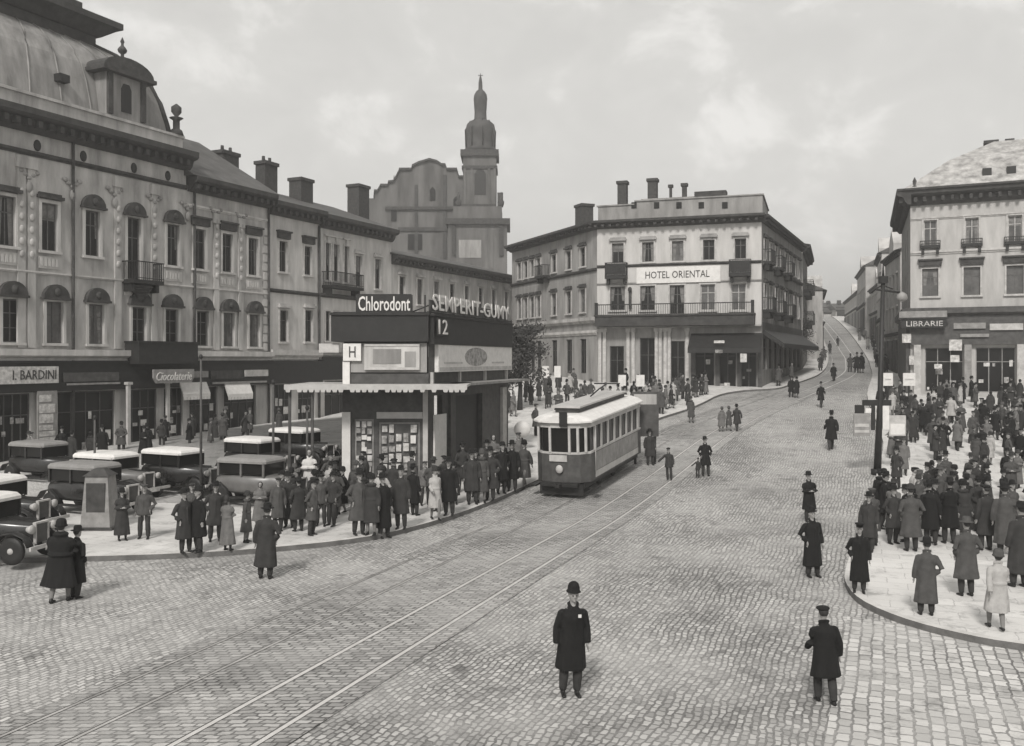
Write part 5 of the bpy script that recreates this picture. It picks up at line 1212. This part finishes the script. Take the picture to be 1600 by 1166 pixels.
S_ = [
 (1270, 902, 108, 'man_coatlong', 'black', 'bowler', 15, 'man in long black coat standing in the street left of the right pavement'),
 (1265, 816, 78, 'man_fold', 'black', 'felt hat', 0, 'man in black coat with folded arms, directly behind the long-coated man in the street'),
 (1298, 704, 66, 'man_walk', 'black', 'felt hat', 170, 'man in dark coat walking uphill in the middle of the street'),
 (1283, 637, 40, 'man_walk', 'black', 'bowler', 10, 'small distant man in black in the centre of the uphill street'),
 (1236, 621, 33, 'man_stand', 'black', 'felt hat', 0, 'left one of a distant pair standing close together near the hotel awning'),
 (1244, 622, 33, 'woman_coat', 'black', 'cloche', 0, 'right one of a distant pair standing close together near the hotel awning'),
 (1303, 596, 28, 'man_walk', 'black', 'felt hat', 0, 'tiny dark figure in the middle of the far street'),
 (1297, 553, 20, 'man_stand', 'charcoal', 'felt hat', 0, 'tiny figure near the left kerb high up the street'),
 (1309, 541, 15, 'man_stand', 'charcoal', 'felt hat', 0, 'farthest tiny figure near the top of the street'),
 (1338, 583, 38, 'man_stout', 'black', 'felt hat', 0, 'left figure of the dark pair near the right kerb uphill'),
 (1346, 583, 38, 'woman_coat', 'black', 'cloche', 0, 'right figure of the dark pair near the right kerb uphill'),
 (1103, 744, 61, 'man_pocket', 'black', 'felt hat', -10, 'man in black coat standing in the street beside a small child'),
 (1090, 747, 30, 'boy', 'charcoal', 'flat cap', -20, 'small child standing left of the man in the street'),
 (1046, 751, 52, 'boy', 'charcoal', 'flat cap', -30, 'youth with an outstretched arm on the tram rails'),
 (1152, 674, 42, 'man_walk', 'charcoal', 'felt hat', 200, 'man walking on the rails beyond the man with the child'),
 (1139, 674, 38, 'woman_walk', 'dark grey', 'cloche', 190, 'woman in grey coat walking beside a man on the rails'),
 (1127, 675, 34, 'woman_coat', 'mid grey', 'cloche', 190, 'short woman in grey coat, leftmost of three on the rails'),
 (1080, 661, 42, 'woman_coat', 'dark grey', 'cloche', 20, 'woman in grey coat at the kerb tip beyond the tram'),
 (1016, 727, 56, 'man_stand', 'charcoal', 'felt hat', 10, 'man in charcoal coat standing under the dark notice board'),
]
for a in S_: person(*a[:7], label=a[7])
LG = 'people waiting on the left pavement'
L_ = [
 (92, 942, 130, 'woman_bulky', 'black', 'cloche', 165, 'bulky woman in a big black coat crossing the road at the lower left'),
 (117, 936, 112, 'man_stout', 'black', 'felt hat', 150, 'man in black overcoat close beside the bulky woman at the lower left'),
 (414, 905, 116, 'man_coatlong', 'charcoal', 'felt hat', 180, 'man in long dark coat stepping off the left kerb onto the road'),
 (191, 845, 82, 'woman_skirt', 'charcoal', 'cloche', 20, 'dark-skirted woman standing right of the grey cabinet'),
 (226, 842, 86, 'man_jacket', 'dark grey', 'flat cap', 0, 'man in grey jacket and cap standing right of the dark-skirted woman'),
 (290, 868, 100, 'man_stout', 'charcoal', 'felt hat', 60, 'leftmost person of the kerbside group, in charcoal coat'),
 (311, 866, 102, 'man_stand', 'black', 'bowler', -40, 'black-coated man in bowler, second in the kerbside group'),
 (356, 866, 88, 'woman_skirt', 'mid grey', 'headscarf', 170, 'woman in mid-grey skirt and headscarf near the kerb edge'),
 (336, 846, 92, 'man_pocket', 'charcoal', 'felt hat', 10, 'man with hands in pockets behind the grey-skirted woman'),
 (300, 840, 85, 'man_stand', 'dark grey', 'flat cap', 10, 'capped man at the back left of the kerbside group'),
 (384, 848, 80, 'woman_coat', 'dark grey', 'cloche', 90, 'woman in dark grey fur-collared coat left of the man on the road'),
 (434, 830, 84, 'man_stand', 'dark grey', 'flat cap', 20, 'capped man in dark grey, left one of two near the pavement centre'),
 (452, 824, 86, 'man_coatlong', 'charcoal', 'felt hat', -10, 'man in long charcoal coat, right one of two near the pavement centre'),
 (405, 822, 70, 'woman_skirt', 'mid grey', 'headscarf', 0, 'woman in headscarf behind the man stepping onto the road'),
 (484, 782, 82, 'woman_skirt', 'white', 'headscarf', 0, 'woman all in white standing left of the pavilion'),
 (502, 822, 82, 'man_jacket', 'dark grey', 'flat cap', 0, 'left of two men in short jackets, just left of the pavilion corner'),
 (519, 822, 84, 'man_jacket', 'charcoal', 'felt hat', -30, 'right of two men in short jackets, just left of the pavilion corner'),
 (560, 836, 100, 'man_stout', 'dark grey', 'felt hat', 30, 'stout man in dark grey coat, leftmost of the cluster before the pavilion'),
 (580, 838, 96, 'woman_coat', 'charcoal', 'cloche', -20, 'woman in charcoal fur-collared coat in the cluster before the pavilion'),
 (600, 841, 118, 'man_coatlong', 'black', 'felt hat', 40, 'tall man in long black coat, tallest in the cluster before the pavilion'),
 (627, 830, 108, 'man_stand', 'charcoal', 'bowler', 0, 'man in charcoal coat and bowler at the right of the cluster'),
 (556, 800, 80, 'woman_coat', 'dark grey', 'cloche', 0, 'woman in dark grey close to the white pavilion pillar'),
 (612, 800, 84, 'man_pocket', 'charcoal', 'flat cap', 170, 'capped man looking at the pavilion show window'),
 (648, 806, 80, 'man_stand', 'black', 'felt hat', 150, 'black-coated man looking at the pavilion posters'),
 (680, 814, 84, 'woman_walk', 'pale', 'cloche', 30, 'woman in a pale coat walking past the pavilion corner'),
 (702, 806, 90, 'man_stand', 'black', 'felt hat', -20, 'black-coated man right behind the woman in the pale coat'),
 (664, 790, 70, 'man_jacket', 'mid grey', 'flat cap', 20, 'man in mid-grey jacket by the pavilion corner pillar'),
 (738, 788, 98, 'man_stand', 'charcoal', 'felt hat', 0, 'man in charcoal coat at the kerb before the pavilion doorway'),
 (752, 786, 96, 'woman_coat', 'dark grey', 'cloche', 20, 'woman in dark grey coat at the kerb before the pavilion doorway'),
 (766, 784, 94, 'man_stout', 'charcoal', 'felt hat', -10, 'stout man in charcoal at the kerb between pavilion doorway and tram'),
 (783, 772, 88, 'man_pocket', 'black', 'bowler', 10, 'man in bowler waiting with hands in pockets near the tram front'),
 (800, 768, 84, 'man_stand', 'black', 'felt hat', 0, 'black-coated man immediately left of the tram front'),
 (820, 764, 82, 'woman_walk', 'dark grey', 'cloche', -30, 'woman in grey coat at the left front corner of the tram'),
 (722, 770, 80, 'man_behind', 'charcoal', 'flat cap', 180, 'capped man entering the pavilion doorway'),
 (772, 752, 75, 'woman_skirt', 'mid grey', 'headscarf', 0, 'woman in headscarf by the far pavilion pillar'),
 (812, 745, 70, 'man_stand', 'mid grey', 'flat cap', 0, 'man in mid-grey coat beneath the round white sign'),
]
for a in L_: person(*a[:7], label=a[7], group=LG)
RG = 'crowd on the right pavement'
R_ = [
 (1342, 926, 108, 'man_coatlong', 'black', 'peaked cap', -20, 'man in long black coat and peaked cap at the very kerb corner'),
 (1447, 962, 120, 'man_coatlong', 'dark grey', 'felt hat', 170, 'man in long dark grey coat standing alone in the front centre'),
 (1510, 932, 122, 'man_stout', 'dark grey', 'felt hat', 190, 'stout man in dark grey coat left of the pale-coated woman'),
 (1556, 984, 126, 'woman_walk', 'pale', 'cloche', 175, 'woman in pale belted coat and dark hat, nearest of the right crowd'),
 (1592, 918, 132, 'man_coatlong', 'charcoal', 'felt hat', 180, 'man in long charcoal coat at the right edge behind the pale-coated woman'),
 (1357, 862, 92, 'man_stand', 'charcoal', 'felt hat', -30, 'charcoal-coated man at the kerb just behind the peaked-cap man'),
 (1395, 850, 90, 'man_pocket', 'charcoal', 'felt hat', 30, 'charcoal-coated man with hands in pockets in the front row'),
 (1424, 862, 104, 'man_stout', 'dark grey', 'bowler', 175, 'broad man in dark grey coat and bowler, back turned, in the front row'),
 (1455, 852, 100, 'man_stand', 'black', 'felt hat', 160, 'black-coated man behind and right of the broad bowler man'),
 (1483, 850, 102, 'man_fold', 'black', 'felt hat', 190, 'black-coated man with folded arms in the middle of the front row'),
 (1508, 848, 98, 'woman_coat', 'charcoal', 'cloche', 10, 'woman in charcoal fur-collared coat in the front row'),
 (1540, 860, 104, 'man_stand', 'charcoal', 'flat cap', 180, 'capped man right of the stout man in the front row'),
 (1572, 868, 112, 'man_coatlong', 'dark grey', 'felt hat', 170, 'man in long dark grey coat near the right edge of the front row'),
 (1383, 822, 88, 'man_stand', 'black', 'bowler', 10, 'bowler-hatted man just right of the foot of the mast'),
]
for a in R_: person(*a[:7], label=a[7], group=RG)
placed = [foot(a[0], a[1]) for a in R_]
rnd = random.Random(11); cand = []
tries = 0
while len(cand) < 156 and tries < 60000:
    tries += 1
    y = rnd.uniform(25.8, 66); xk = kx(KRs, y); xmax = .585*y
    if xk+.5 > xmax: continue
    x = rnd.uniform(xk+.45, min(xmax, xk+17))
    if (x-30.05)*Dd.y*-1+(y-70)*Dd.x > -2.2*1: continue
    if (x-mx_)**2+(y-my_)**2 < .5: continue
    px = 800+F*x/y
    # open patches of pavement the photograph shows
    fyp = HY+(CH-g(x, y))*F/y
    if any(abs(px-a) < b and abs(fyp-c) < d for a, b, c, d in ((1500, 16, 760, 38), (1428, 8, 745, 25), (1468, 8, 760, 22), (1560, 14, 735, 40), (1400, 60, 905, 30))): continue
    if math.sin(x*1.15+1)*math.sin(y*.75+.5) < -.15 and rnd.random() < .75: continue
    md = .50 if y < 45 else .56
    if any((x-a)**2+(y-b)**2 < md*md for a, b in placed): continue
    placed.append((x, y)); cand.append((x, y))
cand.sort(key=lambda p: p[1]); rows = [cand[i:i+12] for i in range(0, len(cand), 12)]
ORD = ['first','second','third','fourth','fifth','sixth','seventh','eighth','ninth','tenth','eleventh','twelfth','thirteenth','fourteenth']
HM = {'man': ['felt hat', 'felt hat', 'bowler', 'flat cap'], 'woman': ['cloche', 'cloche', 'headscarf']}
def crowd(rows, where, group, fac, tw=(4, 5, 4, 2, 1)):
    for ri, row in enumerate(rows):
        row = sorted(row, key=lambda p: p[0]/p[1])
        for ci, (x, y) in enumerate(row):
            female = rnd.random() < .33
            pose = rnd.choice(['woman_coat', 'woman_walk', 'woman_skirt', 'woman_coat'] if female else ['man_stand', 'man_pocket', 'man_walk', 'man_jacket', 'man_stout', 'man_fold', 'man_behind', 'man_coatlong', 'man_carry'])
            tone = rnd.choices(['black', 'charcoal', 'dark grey', 'mid grey', 'pale'], tw)[0]; hat = rnd.choice(HM['woman' if female else 'man'])
            hat_w = {'felt hat': 'hat', 'cloche': 'cloche'}.get(hat, hat)
            lab = f"{'woman' if female else 'man'} in {tone} {'jacket' if pose == 'man_jacket' else 'coat'} and {hat_w}, {ORD[ci]} from left, {ORD[ri]} row of {where}"
            person(0, 0, 0, pose, tone, hat, fac(x, y)+rnd.uniform(-50, 50), lab, group, None, (x, y), rnd.uniform(1.62, 1.86) if not female else rnd.uniform(1.54, 1.7))
crowd(rows, 'right crowd', RG, lambda x, y: rnd.choice((0, 180, 90, 20, -60)))
# people between pavilion, tram and hotel
spots = []; tries = 0
while len(spots) < 55 and tries < 20000:
    tries += 1; y = rnd.uniform(50, 72); x = rnd.uniform(-2.5, 15); xk = kx(KLs, y)
    if x > xk-.5: continue
    if y < 54 and x < 1.0: continue
    if any((x-a)**2+(y-b)**2 < .8 for a, b in spots): continue
    spots.append((x, y))
while len(spots) < 74 and tries < 60000:
    tries += 1; y = rnd.uniform(59, 69.5); xk = kx(KLs, y); x = rnd.uniform(xk-4.2, xk-.4)
    if any((x-a)**2+(y-b)**2 < .3 for a, b in spots): continue
    spots.append((x, y))
spots.sort(key=lambda p: p[1]); rows = [spots[i:i+11] for i in range(0, len(spots), 11)]
crowd(rows, 'hotel crowd', 'people between the tram and the hotel', lambda x, y: rnd.choice((0, 180, 90, -90)))
spots = []; tries = 0
while len(spots) < 22 and tries < 20000:
    tries += 1; y = rnd.uniform(74, 150); side = rnd.choice((0, 1, 1)); xk = kx(KRs if side else KLs, y); x = xk+(rnd.uniform(.4, 2.4) if side else -rnd.uniform(.3, 1.6))
    if rnd.random() < .2: x = cx(y)+rnd.uniform(-2, 4)
    if not side and y < 112 and x < xk-1.3: continue
    if any((x-a)**2+(y-b)**2 < .5 for a, b in spots): continue
    spots.append((x, y))
spots.sort(key=lambda p: p[1]); rows = [spots[i:i+11] for i in range(0, len(spots), 11)]
crowd(rows, 'uphill crowd', 'people up the far street', lambda x, y: rnd.choice((0, 180)))
# people along the shops on the left, among the cars
spots = []; tries = 0
while len(spots) < 20 and tries < 9000:
    tries += 1; y = rnd.uniform(44, 58); x = .4828*y-47+rnd.uniform(1.2, 4.5)*1.1
    if any((x-a)**2+(y-b)**2 < 1.4 for a, b in spots): continue
    spots.append((x, y))
spots.sort(key=lambda p: p[1]); rows = [spots[i:i+10] for i in range(0, len(spots), 10)]
crowd(rows, 'shopfront crowd', 'people along the left shop fronts', lambda x, y: rnd.choice((60, -120, 150)))
# more waiting people between the pavilion, its canopy and the kerb
spots = []; tries = 0; taken = [foot(a[0], a[1]) for a in L_]
while len(spots) < 30 and tries < 60000:
    tries += 1; y = rnd.uniform(28.5, 41); xk = kx(KLs, y); x = rnd.uniform(max(xk-7, pix(430, y)), xk-.5)
    if y > 36.0 and -7.2 < x < -3.0+(y-38)*.31+.3 and y > 36.3: continue
    if x < -7 and y < 31: continue
    if any((x-a)**2+(y-b)**2 < .36 for a, b in spots+taken): continue
    if math.hypot(x-pix(660, 31), (y-31)) < 1.1 or math.hypot(x-pix(530, 30), y-30) < 1.2: continue
    spots.append((x, y))
spots.sort(key=lambda p: p[1]); rows = [spots[i:i+10] for i in range(0, len(spots), 10)]
crowd(rows, 'kiosk-side crowd', LG, lambda x, y: rnd.choice((0, 180, 40, -60)))
# ---------------------------------------------------------------- haze
hx = MB().box(-420, 720, -45, 1220, -2.0, 64).build('haze', None) if False else None
me = MB().box(-410, 710, -42, 1210, -1.5, 62).mesh('haze', []) ; hm_ = bpy.data.materials.new('haze_air'); hm_.use_nodes = True
nt = hm_.node_tree; nt.nodes.clear(); o_ = nt.nodes.new('ShaderNodeOutputMaterial'); v_ = nt.nodes.new('ShaderNodeVolumePrincipled')
v_.inputs['Color'].default_value = (.97, .96, .94, 1); v_.inputs['Density'].default_value = .0013; v_.inputs['Anisotropy'].default_value = .3
nt.links.new(v_.outputs[0], o_.inputs['Volume']); me.materials.append(hm_); hz_ = mobj('haze', me); tag(hz_, kind='stuff'); tag(hz_, 'pale even haze hanging over the square and the far street', 'haze')
